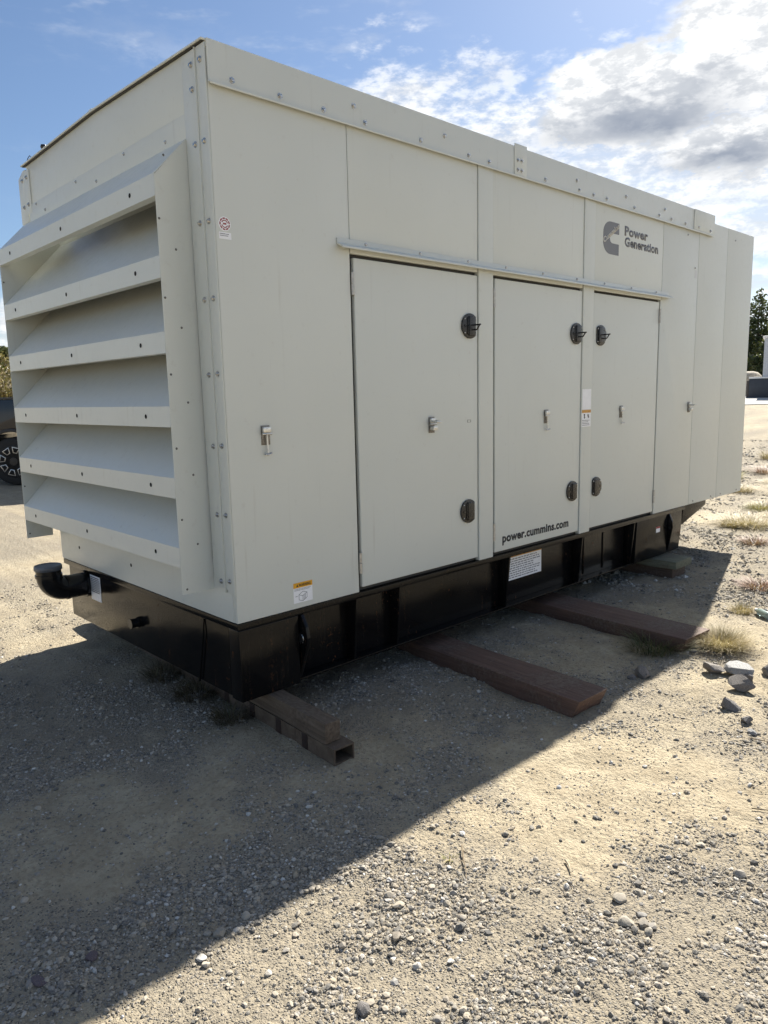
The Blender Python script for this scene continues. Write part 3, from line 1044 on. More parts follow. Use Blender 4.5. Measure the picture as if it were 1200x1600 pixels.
# roof fittings at the far corner: knob and small ring
gpart('roof_knob', merge('roof_knob', [tube('k', [(0.02, 1.90, TOP + 0.0), (0.02, 1.905, TOP + 0.035)], 0.006, 10), lathe('k2', [(0.0, 0.0), (0.014, 0.004), (0.019, 0.016), (0.015, 0.028), (0.0, 0.033)], 'z', 14)]), LATCHM)
kn = [o for o in GEN.children if o.name.startswith('roof_knob')][0]
for v in kn.data.vertices:
    if abs(v.co.x) < 0.0195 and abs(v.co.y) < 0.0195: v.co += Vector((0.02, 1.907, TOP + 0.03))
gpart('wire_ring', tube('wire_ring', [(0.02, 2.10, TOP), (0.02, 2.115, TOP + 0.035), (0.02, 2.15, TOP + 0.055), (0.02, 2.19, TOP + 0.045), (0.02, 2.215, TOP + 0.01), (0.02, 2.212, TOP - 0.02)], 0.0022, 6), HOLE)
gpart('roof_cap', box('roof_cap', -0.016, 0.01, 1.11, 1.15, TOP + 0.016, TOP + 0.036, 0.004), PAINT)

# base tank
TZ0, TZ1 = -0.390, -0.034
tank = gpart('fuel_tank', box('fuel_tank', 0.006, 4.600, 0.095, 2.085, TZ0 + 0.012, TZ1, 0.004), TANK)
gpart('corner_plate', box('corner_plate', 0.0045, 0.352, 0.004, 0.094, TZ0, TZ1 - 0.001, 0.006, 3), TANK, tank)
gpart('top_flange', box('top_flange', -0.004, 4.64, -0.004, 2.15, -0.0335, -0.0015, 0.003), TANK, tank)
gpart('bottom_flange', box('bottom_flange', 0.354, 4.56, 0.030, 2.05, TZ0, TZ0 + 0.0115, 0.003), TANK, tank)
for x in (0.735, 1.06, 2.075, 2.96, 3.74):
    gpart('gusset', prism('gusset', [(0.0945, TZ1 - 0.001), (0.004, TZ1 - 0.001), (0.036, TZ0 + 0.012), (0.0945, TZ0 + 0.012)], 'x', x, x + 0.014, 0.0015), TANK, tank)
for x in (3.12, 3.40):
    gpart('weld_strip', box('weld_strip', x, x + 0.02, 0.088, 0.0945, TZ0 + 0.03, TZ1 - 0.04, 0.003), TANK, tank)
LUGP = [(0.0945, TZ1 - 0.001), (0.002, TZ1 - 0.001), (-0.036, -0.095), (-0.048, -0.150), (-0.036, -0.200), (0.034, TZ0 + 0.012), (0.0945, TZ0 + 0.012)]
gpart('corner_plate', prism('corner_plate', [(3.80, TZ1 - 0.001), (4.638, TZ1 - 0.001), (4.566, TZ0 + 0.012), (3.77, TZ0 + 0.012)], 'y', 0.012, 0.0945, 0.004), TANK, tank)
LUGF = [(0.0115, TZ1 - 0.006), (0.002, TZ1 - 0.006), (-0.026, -0.105), (-0.032, -0.150), (-0.024, -0.200), (0.008, TZ0 + 0.03), (0.0115, TZ0 + 0.03)]
for x in (0.362, 4.345):
    lg = gpart('lifting_lug', prism('lifting_lug', LUGP if x < 1 else LUGF, 'x', x, x + 0.020, 0.003), TANK, tank)
    rg = obj('lug_hole', lathe('lug_hole', [(0.025, -0.0008), (0.025, 0.0)], 'x', 24), HOLE, None, (x - 0.0002, 0.010 if x < 1 else -0.006, -0.160), None, None if x < 1 else (1, 0.5, 0.5)); adopt(rg, tank)
    if x < 1:
        gpart('lug_rim', tube('lug_rim', [(x - 0.001, 0.010 + 0.026 * math.cos(q), -0.160 + 0.026 * math.sin(q)) for q in [math.radians(120 + 12 * k) for k in range(13)]], 0.0022, 6), BOLTM, tank)
gpart('end_bracket', prism('end_bracket', [(4.645, -0.0015), (5.10, -0.0015), (5.10, -0.045), (4.605, -0.175), (4.605, -0.036), (4.645, -0.036)], 'y', 0.012, 2.09, 0.003), TANK, tank)
gpart('floor_plate', box('floor_plate', 0.006, LEN - 0.004, 0.030, WID - 0.03, -0.001, 0.003, 0), DARK)

# filler elbow on the end of the tank
PY, PZ = 1.81, -0.118
pr = 0.074
pts = [(0.02, PY, PZ), (-0.05, PY, PZ), (-0.128, PY, PZ)]
for k in range(1, 9):
    a = k / 8 * math.pi / 2
    pts.append((-0.128 - math.sin(a) * 0.092, PY, PZ + (1 - math.cos(a)) * 0.092))
pts.append((-0.22, PY, PZ + 0.13))
filler = gpart('filler_pipe', tube('filler_pipe', pts, pr, 28), PIPEM)
cap = lathe('cap', [(0.078, 0.0), (0.082, 0.004), (0.082, 0.022), (0.079, 0.030), (0.074, 0.030), (0.072, 0.026), (0.0, 0.026)], 'z', 30)
cp = obj('cap', cap, CAPM, None, (-0.22, PY, PZ + 0.13)); adopt(cp, filler)
for xx, rr in ((-0.006, 0.086), (-0.12, 0.0785)):
    cl = obj('collar', lathe('collar', [(0.068, -0.007), (rr, -0.007), (rr, 0.007), (0.068, 0.007)], 'x', 28), PIPEM, None, (xx, PY, PZ)); adopt(cl, filler)
cl = obj('collar', lathe('collar', [(0.068, -0.008), (0.0795, -0.008), (0.0795, 0.008), (0.068, 0.008)], 'z', 28), PIPEM, None, (-0.22, PY, PZ + 0.095)); adopt(cl, filler)
gpart('pipe_stub', merge('pipe_stub', [tube('s', [(0.01, 1.068, -0.217), (-0.045, 1.068, -0.217)], 0.026, 18), tube('s', [(-0.002, 1.068, -0.217), (-0.014, 1.068, -0.217)], 0.036, 6), tube('s', [(-0.0445, 1.068, -0.217), (-0.050, 1.068, -0.217)], 0.030, 18)]), PIPEM, tank)
gpart('hose', tube('hose', [(0.001, 0.315, -0.04), (-0.006, 0.318, -0.12), (-0.006, 0.35, -0.25), (-0.004, 0.385, -0.38)], 0.005, 8), TANK, tank)

# ---- stickers and lettering


def sticker(name, x0, x1, z0, z1, y, mat, parent, tilt=None):
    return gpart(name, box(name, x0, x1, y - 0.0008, y - 0.0002, z0, z1, 0), mat, parent)


def print_lines(name, x0, x1, z0, z1, rows, y, mat, parent, seed=1):
    r = random.Random(seed)
    bm = bmesh.new()
    dzz = (z1 - z0) / rows
    for k in range(rows):
        zc = z1 - (k + 0.5) * dzz
        x = x0
        end = x1 - (x1 - x0) * r.uniform(0, 0.25)
        while x < end:
            w = (x1 - x0) * r.uniform(0.03, 0.10)
            w = min(w, end - x)
            box_bm(bm, x, x + w, y - 0.0012, y - 0.0009, zc - dzz * 0.22, zc + dzz * 0.22)
            x += w + (x1 - x0) * 0.018
    return gpart(name, bm_mesh(name, bm), mat, parent)


# warning sticker low on the first panel
tag(sticker('warning_sticker', 0.324, 0.441, 0.028, 0.130, 0.0, WHITE, end_panel), 'white and orange warning sticker low on the first panel')
sticker('sticker_band', 0.324, 0.441, 0.104, 0.1302, -0.0007, ORANGE, end_panel)
gpart('lettering', text_mesh('lettering', 'WARNING', (0.357, 0.430, 0.110, 0.124), -0.0017, 0.02), PRINT, end_panel)
gpart('lettering', prism('lettering', [(0.341, 0.110), (0.354, 0.110), (0.3475, 0.1235)], 'y', -0.0017, -0.0022), PRINT, end_panel)
print_lines('print', 0.330, 0.437, 0.089, 0.101, 2, 0.0, PRINTGREY, end_panel, 3)
cube = []
def stroke(a, b, w=0.0011, y=-0.0010):
    d = Vector((b[0] - a[0], b[1] - a[1])); n = Vector((-d.y, d.x)).normalized() * w
    return prism('st', [(a[0] + n.x, a[1] + n.y), (b[0] + n.x, b[1] + n.y), (b[0] - n.x, b[1] - n.y), (a[0] - n.x, a[1] - n.y)], 'y', y, y - 0.0004)
cx_, cz_ = 0.384, 0.058
top_ = [(cx_ - 0.028, cz_ + 0.010), (cx_ - 0.004, cz_ + 0.024), (cx_ + 0.022, cz_ + 0.016), (cx_ - 0.004, cz_ + 0.002)]
bot_ = [(a, b - 0.026) for a, b in top_]
for k in range(4):
    cube.append(stroke(top_[k], top_[(k + 1) % 4]))
for k in (0, 2, 3): cube.append(stroke(top_[k], bot_[k]))
cube.append(stroke(bot_[0], bot_[3])); cube.append(stroke(bot_[3], bot_[2]))
for t_ in (0.3, 0.6):
    a = (top_[3][0] + (top_[2][0] - top_[3][0]) * t_, top_[3][1] + (top_[2][1] - top_[3][1]) * t_)
    cube.append(stroke(a, (a[0], a[1] - 0.026)))
cube.append(stroke((0.334, 0.062), (0.348, 0.062)))
gpart('print', merge('print', cube), PRINTGREY, end_panel)
# round seal and serial tag near the corner
seal_me = lathe('seal_sticker', [(0.030, 0.0), (0.030, -0.0007), (0.0, -0.0007)], 'y', 36)
sl = obj('seal_sticker', seal_me, WHITE, None, (0.046, 0.0, 1.779)); adopt(sl, end_panel)
sl['label'] = 'round white and red seal sticker near the corner'
for r0, r1, segs in ((0.020, 0.026, 9), (0.0125, 0.0165, 2)):
    bm = bmesh.new()
    for s_ in range(segs):
        a0 = 2 * math.pi * (s_ + 0.08) / segs; a1 = 2 * math.pi * (s_ + 0.88) / segs
        k_ = max(3, int(26 / segs))
        for q_ in range(k_):
            b0 = a0 + (a1 - a0) * q_ / k_; b1_ = a0 + (a1 - a0) * (q_ + 1) / k_
            vs = [bm.verts.new((0.046 + rr * math.cos(bb), -0.0012, 1.779 + rr * math.sin(bb))) for rr, bb in ((r0, b0), (r1, b0), (r1, b1_), (r0, b1_))]
            bm.faces.new(vs)
    gpart('print', bm_mesh('print', bm), REDM, end_panel)
gpart('print', box('print', 0.038, 0.054, -0.0012, -0.0009, 1.776, 1.783, 0), REDM, end_panel)
sticker('serial_tag', 0.016, 0.076, 1.716, 1.744, 0.0, WHITE, end_panel)
print_lines('print', 0.019, 0.073, 1.726, 1.741, 2, 0.0, PRINTGREY, end_panel, 5)
# white card and warning label on the second post
tag(sticker('blank_label', 2.905, 3.020, 0.900, 1.044, -0.006, WHITE, posts[1]), 'blank white label on the second post')
tag(sticker('warning_label', 2.902, 3.020, 0.778, 0.896, -0.006, WHITE, posts[1]), 'small warning label with two pictograms')
sticker('sticker_band', 2.902, 3.020, 0.876, 0.8962, -0.0067, BROWNBAND, posts[1])
print_lines('print', 2.908, 3.010, 0.783, 0.828, 4, -0.006, PRINTGREY, posts[1], 8)
gpart('print', merge('print', [prism('p', [(2.925, 0.868), (2.944, 0.868), (2.940, 0.852), (2.945, 0.842), (2.936, 0.834), (2.928, 0.842), (2.931, 0.852)], 'y', -0.0071, -0.0074), prism('p', [(2.972, 0.868), (2.984, 0.860), (2.996, 0.868), (2.992, 0.852), (2.999, 0.845), (2.986, 0.836), (2.978, 0.850)], 'y', -0.0071, -0.0074)]), PRINT, posts[1])
# paper notice on the tank wall, between gussets
tag(sticker('warning_plate', 2.13, 2.565, -0.232, -0.046, 0.0930, WHITE, tank), 'large white warning plate on the black tank side')
sticker('sticker_band', 2.13, 2.565, -0.074, -0.0458, 0.0924, BROWNBAND, tank)
print_lines('print', 2.14, 2.555, -0.224, -0.080, 9, 0.0930, PRINTGREY, tank, 11)
for xw0, xw1 in ((2.27, 2.36),):
    print_lines('print', xw0, xw1, -0.066, -0.052, 1, 0.0920, PRINT, tank, 4)
sticker('red_label', 4.13, 4.20, -0.175, -0.125, 0.012, WHITE, tank)
sticker('sticker_band', 4.13, 4.20, -0.141, -0.1248, 0.0113, REDM, tank)
# notice on the tank end (faces -X)
end_label = gpart('notice', box('notice', 0.0045, 0.0055, 1.585, 1.735, -0.205, -0.045, 0), WHITE, tank)
rr_ = random.Random(4)
bm = bmesh.new()
for k in range(9):
    y = 1.727
    zc = -0.058 - k * 0.0115
    while y > 1.60:
        w = rr_.uniform(0.006, 0.018)
        box_bm(bm, 0.0036, 0.0042, y - w, y, zc - 0.0028, zc + 0.0028)
        y -= w + 0.003
gpart('print', bm_mesh('print', bm), PRINT, tank)
# grey tag on the far panel
sticker('grey_tag', 4.640, 4.675, 1.955, 2.020, 0.0, simple('tag_grey', (0.66, 0.66, 0.65), 0.4), far_a2)
# emblem: a thick C with lettering across it
eb = []
ox0, ox1, oz0, oz1 = 3.146, 3.366, 2.000, 2.224
mid_z = (oz0 + oz1) / 2
outer = [(ox1, oz1), (3.245, oz1)]
for k in range(1, 8):
    a = k / 8 * math.pi / 2
    outer.append((3.245 - math.sin(a) * (3.245 - ox0), mid_z + 0.03 + math.cos(a) * (oz1 - mid_z - 0.03)))
outer.append((ox0, mid_z + 0.03)); outer.append((ox0, mid_z - 0.03))
for k in range(1, 8):
    a = k / 8 * math.pi / 2
    outer.append((3.245 - math.cos(a) * (3.245 - ox0), mid_z - 0.03 - math.sin(a) * (mid_z - 0.03 - oz0)))
outer += [(3.245, oz0), (ox1, oz0), (ox1, 2.078), (3.272, 2.078)]
for k in range(1, 8):
    a = k / 8 * math.pi
    outer.append((3.272 - math.sin(a) * 0.034, 2.112 - math.cos(a) * 0.034))
outer += [(3.272, 2.146), (ox1, 2.146)]
emblem = gpart('emblem', prism('emblem', outer, 'y', -0.0002, -0.0008), LETTER, upper[2])
emblem['label'] = 'dark grey C shaped emblem with diagonal lettering'
gpart('lettering', text_mesh('lettering', 'Cummins', None, -0.0014, 0.045, 0.0003, ((3.158, 2.066), (3.372, 2.196), 0.040)), simple('lettering_light', (0.58, 0.56, 0.50), 0.4), upper[2])
gpart('lettering', text_mesh('lettering', 'Power', (3.445, 3.800, 2.152, 2.222), -0.0002, 0.044), LETTER, upper[2])
gpart('lettering', text_mesh('lettering', 'Generation', (3.449, 3.972, 2.076, 2.146), -0.0002, 0.044), LETTER, upper[2])
gpart('lettering', text_mesh('lettering', 'power.cummins.com', (1.994, 2.764, 0.056, 0.130), 0.0008, 0.042), PRINT, door_objs[1])

# ------------------------------------------------------------------ timbers and planks under the base
def beam(name, A, B, w, z0, z1, mat, bev=0.006, wob=0.0, cutA=0.0, cutB=0.0):
    """beam lying from A to B (centre lines on the ground plan), built in its own frame along Y"""
    A, B = Vector(A), Vector(B)
    d = B - A
    L = d.length
    rz = math.atan2(-d.x, d.y)
    bm = bmesh.new()
    n = 14
    hw = w / 2
    rings = []
    for i in range(n + 1):
        y = L * i / n
        ring = []
        for (sx, sz) in ((-hw, 0), (hw, 0), (hw, z1 - z0), (-hw, z1 - z0)):
            yy = y
            if i == 0: yy += cutA * (1 if sz == 0 else -1) * 0.5
            if i == n: yy += cutB * (1 if sz == 0 else -1) * 0.5
            ring.append(bm.verts.new((sx + random.gauss(0, wob), yy, sz + random.gauss(0, wob * 0.6))))
        rings.append(ring)
    for a, b in zip(rings[:-1], rings[1:]):
        for k in range(4):
            bm.faces.new([a[k], a[(k + 1) % 4], b[(k + 1) % 4], b[k]])
    bm.faces.new(rings[0][::-1]); bm.faces.new(rings[-1])
    bmesh.ops.recalc_face_normals(bm, faces=bm.faces)
    sharp = [e for e in bm.edges if e.calc_face_angle(0) > 0.6]
    bmesh.ops.bevel(bm, geom=sharp, offset=bev, segments=2, affect='EDGES', profile=0.6)
    o = obj(name, bm_mesh(name, bm, 40), mat)
    o.location = (A.x, A.y, z0)
    o.rotation_euler = (0, 0, rz)
    return o


tag(beam('plank', (1.385, -1.015), (1.62, 2.9), 0.245, -0.578, -0.470, REDWOOD, 0.008, 0.003, 0.05), 'red brown plank under the middle of the generator, nearer of two', 'plank')
tag(beam('plank', (2.64, -0.995), (2.92, 2.9), 0.30, -0.575, -0.470, REDWOOD, 0.008, 0.003, 0.04), 'red brown plank farther along, its tip reaching into the sun', 'plank')
tag(beam('timber', (0.178, -0.455), (0.30, 2.4), 0.088, -0.4895, -0.392, TIMBER, 0.010, 0.002), 'rough weathered timber block under the near corner, upper of two', 'timber')
# hollow steel tube below it
def hollow(name, A, B, w, z0, z1, wall, mat):
    A, B = Vector(A), Vector(B)
    d = B - A; L = d.length
    bm = bmesh.new()
    hw = w / 2; h_ = z1 - z0
    def ring(y, ins): return [bm.verts.new(p) for p in ((-hw + ins, y, ins), (hw - ins, y, ins), (hw - ins, y, h_ - ins), (-hw + ins, y, h_ - ins))]
    o0, o1, i0, i1 = ring(0, 0), ring(L, 0), ring(0, wall), ring(0.5, wall)
    for k in range(4):
        j = (k + 1) % 4
        bm.faces.new([o0[k], o0[j], o1[j], o1[k]])
        bm.faces.new([o0[k], i0[k], i0[j], o0[j]])
        bm.faces.new([i0[k], i1[k], i1[j], i0[j]])
    bm.faces.new(i1); bm.faces.new(o1)
    o = obj(name, bm_mesh(name, bm, 30), mat)
    o.location = (A.x, A.y, z0)
    o.rotation_euler = (0, 0, math.atan2(-d.x, d.y))
    return o


tb = tag(hollow('steel_tube', (0.188, -0.515), (0.31, 2.35), 0.112, -0.566, -0.4902, 0.008, STEELRUST), 'rusty hollow rectangular tube with dark bands under the near timber', 'steel tube')
for y in (0.20, 0.42, 0.66, 0.92):
    bd = obj('band', merge('band', [box('b', -0.0585, -0.0563, y, y + 0.045, 0.003, 0.0745, 0.0005)]), BANDM)
    bd.parent = tb
tag(beam('timber', (4.22, -0.20), (4.22, 2.4), 0.30, -0.455, -0.392, GREENTIMBER, 0.006, 0.002), 'greenish timber under the far end of the tank', 'timber')
tag(beam('timber', (4.22, -0.16), (4.22, 2.4), 0.24, -0.580, -0.456, DARKTIMBER, 0.010, 0.003), 'dark timber block beneath the greenish one at the far end', 'timber')

# ------------------------------------------------------------------ rocks
ROCK_A = make_rock_mat('rock_pale', (0.26, 0.255, 0.25), (0.40, 0.395, 0.385))
ROCK_B = make_rock_mat('rock_grey', (0.13, 0.12, 0.115), (0.26, 0.24, 0.225))
ROCK_C = make_rock_mat('rock_purple', (0.11, 0.085, 0.095), (0.19, 0.15, 0.16))
ROCK_D = make_rock_mat('rock_brown', (0.15, 0.13, 0.115), (0.27, 0.245, 0.22))
ROCKS = [(2.40, -1.375, 0.092, 0.074, 0.044, 0.4, ROCK_A, 'pale flat slab of rock topping the rock pile beside the dry grass'),
         (2.47, -1.500, 0.062, 0.050, 0.055, 1.1, ROCK_B, 'dark grey rock right of the pale slab at the photo edge'),
         (2.300, -1.270, 0.056, 0.048, 0.040, 2.0, ROCK_D, 'brownish rock left of the pale slab'),
         (2.150, -1.460, 0.060, 0.046, 0.046, 0.8, ROCK_D, 'rounded layered rock in front of the pale slab'),
         (1.875, -1.505, 0.046, 0.036, 0.036, 2.6, ROCK_B, 'grey angular rock lying alone below the rock pile'),
         (1.790, -1.618, 0.037, 0.026, 0.022, 0.2, ROCK_B, 'small dark rock, lower right of the grey angular rock'),
         (2.33, -1.41, 0.040, 0.036, 0.030, 1.4, ROCK_B, 'small dark rock tucked under the front of the pale slab'),
         (1.69, -1.685, 0.026, 0.018, 0.014, 1.0, ROCK_A, 'smallest pale chip at the end of the rock trail'),
         (1.985, -0.985, 0.055, 0.045, 0.034, 0.5, ROCK_D, 'rounded rock on the shadow edge between plank and rock pile'),
         (1.905, -0.965, 0.026, 0.024, 0.018, 0.5, ROCK_B, 'small stone touching the rounded rock on the shadow edge'),
         (-0.763, -1.045, 0.021, 0.018, 0.014, 0.3, PEBBLE, 'smooth round grey stone alone in the shade near the shadow edge'),
         (-1.225, -0.855, 0.030, 0.018, 0.008, 1.9, ROCK_C, 'flat purple leaf shaped stone in the shade, lower left'),
         (-1.080, -0.868, 0.022, 0.017, 0.012, 0.4, ROCK_C, 'dark bluish stone in the shade beside the purple one'),
         (-0.640, -1.560, 0.023, 0.019, 0.016, 0.9, ROCK_B, 'grey angular stone at the bottom centre in the sun')]
for i, (x, y, a, b, c, rz, mt, lab) in enumerate(ROCKS):
    big = a > 0.03
    me = rock_mesh('rock', 300 + i, 17 if big else 7, 3, 0.018, (0.38, 0.72) if big else (0.66, 0.92), 16)
    lone(me, mt, x, y, a * (1.45 if big else 1), b * (1.45 if big else 1), c * (1.35 if big else 1), rz, 'rock', random.uniform(-0.12, 0.12), 0.36)

rocks_made = [o for o in COL.objects if o.name.split('.')[0] == 'rock']
for o, R_ in zip(rocks_made, ROCKS):
    tag(o, R_[7], 'rock')
rocks_made[0].location.z += 0.006
rocks_made[0].rotation_euler = (0.22, -0.18, 0.5)

# ------------------------------------------------------------------ grass tufts, twigs, bottle
STRAW = make_leaf('dry_grass', [(0.0, (0.30, 0.22, 0.10)), (0.4, (0.44, 0.35, 0.18)), (0.8, (0.56, 0.46, 0.27)), (1.0, (0.32, 0.28, 0.11))], 0.25)
WEED = make_leaf('green_weed', [(0.0, (0.06, 0.085, 0.025)), (0.5, (0.12, 0.13, 0.05)), (0.8, (0.20, 0.17, 0.08)), (1.0, (0.27, 0.22, 0.12))], 0.25)
BROWNWEED = make_leaf('brown_weed', [(0.0, (0.07, 0.05, 0.03)), (0.5, (0.13, 0.10, 0.06)), (0.85, (0.20, 0.16, 0.10)), (1.0, (0.10, 0.11, 0.04))], 0.2)
REDWEED = make_leaf('red_weed', [(0.0, (0.20, 0.075, 0.045)), (0.5, (0.28, 0.13, 0.08)), (1.0, (0.33, 0.24, 0.13))], 0.25)
YGREEN = make_leaf('yellow_green_weed', [(0.0, (0.20, 0.22, 0.04)), (0.5, (0.34, 0.32, 0.08)), (1.0, (0.42, 0.33, 0.14))], 0.3)


def tuft(x, y, rad, height, n, mat, label, width=0.0022, lean=0.8, name='grass_tuft', stretch=1.0):
    r = np.random.default_rng(int(abs(x * 1000 + y * 77)) + n)
    Vs, Fs = [], []
    for i in range(n):
        a = r.uniform(0, 2 * math.pi); q = rad * math.sqrt(r.uniform(0, 1)) * 0.55
        bx, by = math.cos(a) * q * stretch, math.sin(a) * q
        h_ = height * r.uniform(0.35, 1.0) * (1 - 0.4 * q / rad)
        la = a + r.normal(0, 0.7)
        ln = lean * r.uniform(0.15, 1.0) * (rad * 0.9)
        w = width * r.uniform(0.6, 1.3)
        wx, wy = -math.sin(la) * w, math.cos(la) * w
        base_z = float(ground_h(x + bx, y + by)) - GZ
        k = len(Vs)
        for s, ww in ((0, 1.0), (0.4, 0.8), (0.75, 0.5), (1.0, 0.05)):
            cx, cy = bx + math.cos(la) * ln * s ** 1.6, by + math.sin(la) * ln * s ** 1.6
            cz = base_z - 0.004 + h_ * (s - 0.22 * s * s * r.uniform(0, 1.6))
            Vs.append((cx - wx * ww, cy - wy * ww, cz)); Vs.append((cx + wx * ww, cy + wy * ww, cz))
        for j in range(3):
            Fs.append((k + 2 * j, k + 2 * j + 1, k + 2 * j + 3, k + 2 * j + 2))
    o = obj(name, np_mesh(name, np.array(Vs), np.array(Fs), True), mat)
    o.location = (x, y, GZ)
    return tag(o, label, 'grass' if name == 'grass_tuft' else 'weed')


tuft(2.75, -1.115, 0.23, 0.15, 2400, STRAW, 'bright straw coloured grass tuft in the sun beside the farther plank', 0.0011, 1.0)
tuft(2.48, -0.83, 0.24, 0.15, 700, WEED, 'shaded tangle of weeds along the farther plank', 0.0018, 1.0, 'weed', 1.5)
tuft(3.55, -0.93, 0.13, 0.10, 260, STRAW, 'small dry tuft behind the bright straw tuft', 0.0018)
tuft(4.28, -0.80, 0.22, 0.10, 420, REDWEED, 'reddish weed at the right edge beyond the far timber', 0.0026, 1.0, 'weed')
tuft(5.9, -0.15, 0.20, 0.10, 240, REDWEED, 'reddish weed in gravel past the end of the tank', 0.003, 1.0, 'weed')
tuft(6.6, 0.35, 0.20, 0.12, 260, STRAW, 'dry tuft in gravel below the overhanging end', 0.003)
tuft(8.6, 1.55, 0.22, 0.16, 260, YGREEN, 'yellow green weed in sunlit gravel past the overhang', 0.004, 1.0, 'weed')
tuft(9.2, 1.3, 0.40, 0.14, 420, STRAW, 'wide straw tuft farther back in the gravel', 0.004)
tuft(10.4, 1.9, 0.35, 0.25, 320, YGREEN, 'tall yellow weed near the far corner of the enclosure', 0.004, 0.8, 'weed')
tuft(11.5, 1.6, 0.5, 0.18, 420, REDWEED, 'far reddish patch of weed at the right edge', 0.005, 1.0, 'weed')
tuft(13.5, 2.2, 0.5, 0.3, 420, STRAW, 'farthest dry grass clump by the sandy track', 0.005)
r_t = random.Random(12)
for k in range(16):
    xx = r_t.uniform(6.6, 14.5)
    yy = 0.05 + (xx - 6.6) * 0.26 + r_t.uniform(-0.5, 0.35)
    o = tuft(xx, yy, r_t.uniform(0.28, 0.55), r_t.uniform(0.08, 0.17), 420, STRAW if r_t.random() < 0.75 else YGREEN, 'small dry tuft in the strip of straw grass past the enclosure', 0.0032)
    o['group'] = 'dry tufts in the grass strip'
tuft(0.10, 1.02, 0.16, 0.10, 320, BROWNWEED, 'dry brown weed under the louvred end, farther one', 0.002, 1.0, 'weed', 1.2)
tuft(0.10, 0.62, 0.18, 0.12, 400, BROWNWEED, 'dry brown weed under the louvred end, middle one', 0.002, 1.0, 'weed', 1.2)
tuft(0.06, 0.22, 0.14, 0.10, 260, BROWNWEED, 'dark brown weed at the foot of the near tank corner', 0.002, 1.0, 'weed')
tuft(-0.005, -1.305, 0.035, 0.03, 14, YGREEN, 'tiny green sprig in the sunlit gravel by the shadow edge', 0.0022, 1.2, 'weed')
TWIG = simple('dry_twig', (0.20, 0.15, 0.09), 0.8, 0.0, 0.3, 60)
STICK = simple('bleached_stick', (0.36, 0.31, 0.22), 0.8, 0.0, 0.3, 60)


def twig(pts, r, mat, label, forks=()):
    P = [(a, b, float(ground_h(a, b)) + c) for a, b, c in pts]
    n = len(P)
    ms = [tube('twig', P, r, 7, True, [r * (1 - 0.6 * i / (n - 1)) for i in range(n)])]
    for f in forks:
        Q = [(a, b, float(ground_h(a, b)) + c) for a, b, c in f]
        ms.append(tube('twig', Q, r * 0.6, 6, True, [r * 0.6 * (1 - 0.5 * i / (len(Q) - 1)) for i in range(len(Q))]))
    o = obj('twig', merge('twig', ms), mat)
    tag(o, label, 'twig')


twig([(0.07, -1.295, 0.012), (0.045, -1.32, 0.016), (0.01, -1.355, 0.01), (-0.03, -1.40, 0.012), (-0.06, -1.425, 0.006)], 0.0035, TWIG, 'thin forked brown twig beside the green sprig', [[(0.045, -1.32, 0.016), (0.04, -1.345, 0.022), (0.045, -1.37, 0.02)], [(0.01, -1.355, 0.01), (-0.02, -1.36, 0.018)]])
twig([(0.275, -1.59, 0.009), (0.255, -1.615, 0.011), (0.222, -1.645, 0.008)], 0.0048, STICK, 'short bleached stick lying in sunlit gravel')
twig([(1.02, -1.93, 0.008), (1.06, -1.98, 0.009), (1.08, -2.02, 0.006)], 0.003, TWIG, 'little dark twig in the gravel at the right')
twig([(1.62, -1.70, 0.008), (1.64, -1.76, 0.010), (1.63, -1.83, 0.007)], 0.003, TWIG, 'thin dark twig below the smallest rock chip')

m_, t_, p_ = material('bottle_plastic')
p_.inputs['Base Color'].default_value = (0.45, 0.58, 0.55, 1)
p_.inputs['Roughness'].default_value = 0.2
p_.inputs['Transmission Weight'].default_value = 0.55
BOTTLEM = m_
bt = empty('bottle', (3.52, -1.085, float(ground_h(3.52, -1.085)) + 0.026), 0.9)
tag(bt, 'small pale green bottle lying at the right edge', 'bottle')
bb = obj('body', lathe('body', [(0.0, -0.07), (0.024, -0.068), (0.026, -0.06), (0.024, 0.0), (0.026, 0.03), (0.022, 0.05), (0.011, 0.068), (0.011, 0.075)], 'x', 18), BOTTLEM)
bb.parent = bt
bc = obj('cap', lathe('cap', [(0.0125, 0.073), (0.0125, 0.088), (0.0, 0.089)], 'x', 14), WHITE)
bc.parent = bt

# ------------------------------------------------------------------ far things
VIEW = Vector((0.686, 0.728, 0)); RIGHT = Vector((0.728, -0.686, 0))


def pos(depth, right):
    q = Vector((CAM_POS.x, CAM_POS.y, 0)) + VIEW * depth + RIGHT * right
    return q.x, q.y, float(ground_h(q.x, q.y))


YAW = math.atan2(RIGHT.y, RIGHT.x)

# --- second enclosure across the yard
GREYP = simple('far_grey_paint', (0.52, 0.545, 0.58), 0.45, 0.0, 0.05, 3.0)
NAVY = simple('far_base_paint', (0.035, 0.042, 0.055), 0.5, 0.0, 0.2, 4.0)
WHITEP = simple('far_white_trim', (0.78, 0.78, 0.76), 0.5)
qx, qy, qz = pos(40.2, 19.75)
cont = empty('enclosure', (qx, qy, qz - 0.05), YAW - 0.50)
tag(cont, 'pale grey ribbed enclosure on a dark base across the yard', 'enclosure')


def cpart(name, me, mat):
    o = obj(name, me, mat)
    o.parent = cont
    return o


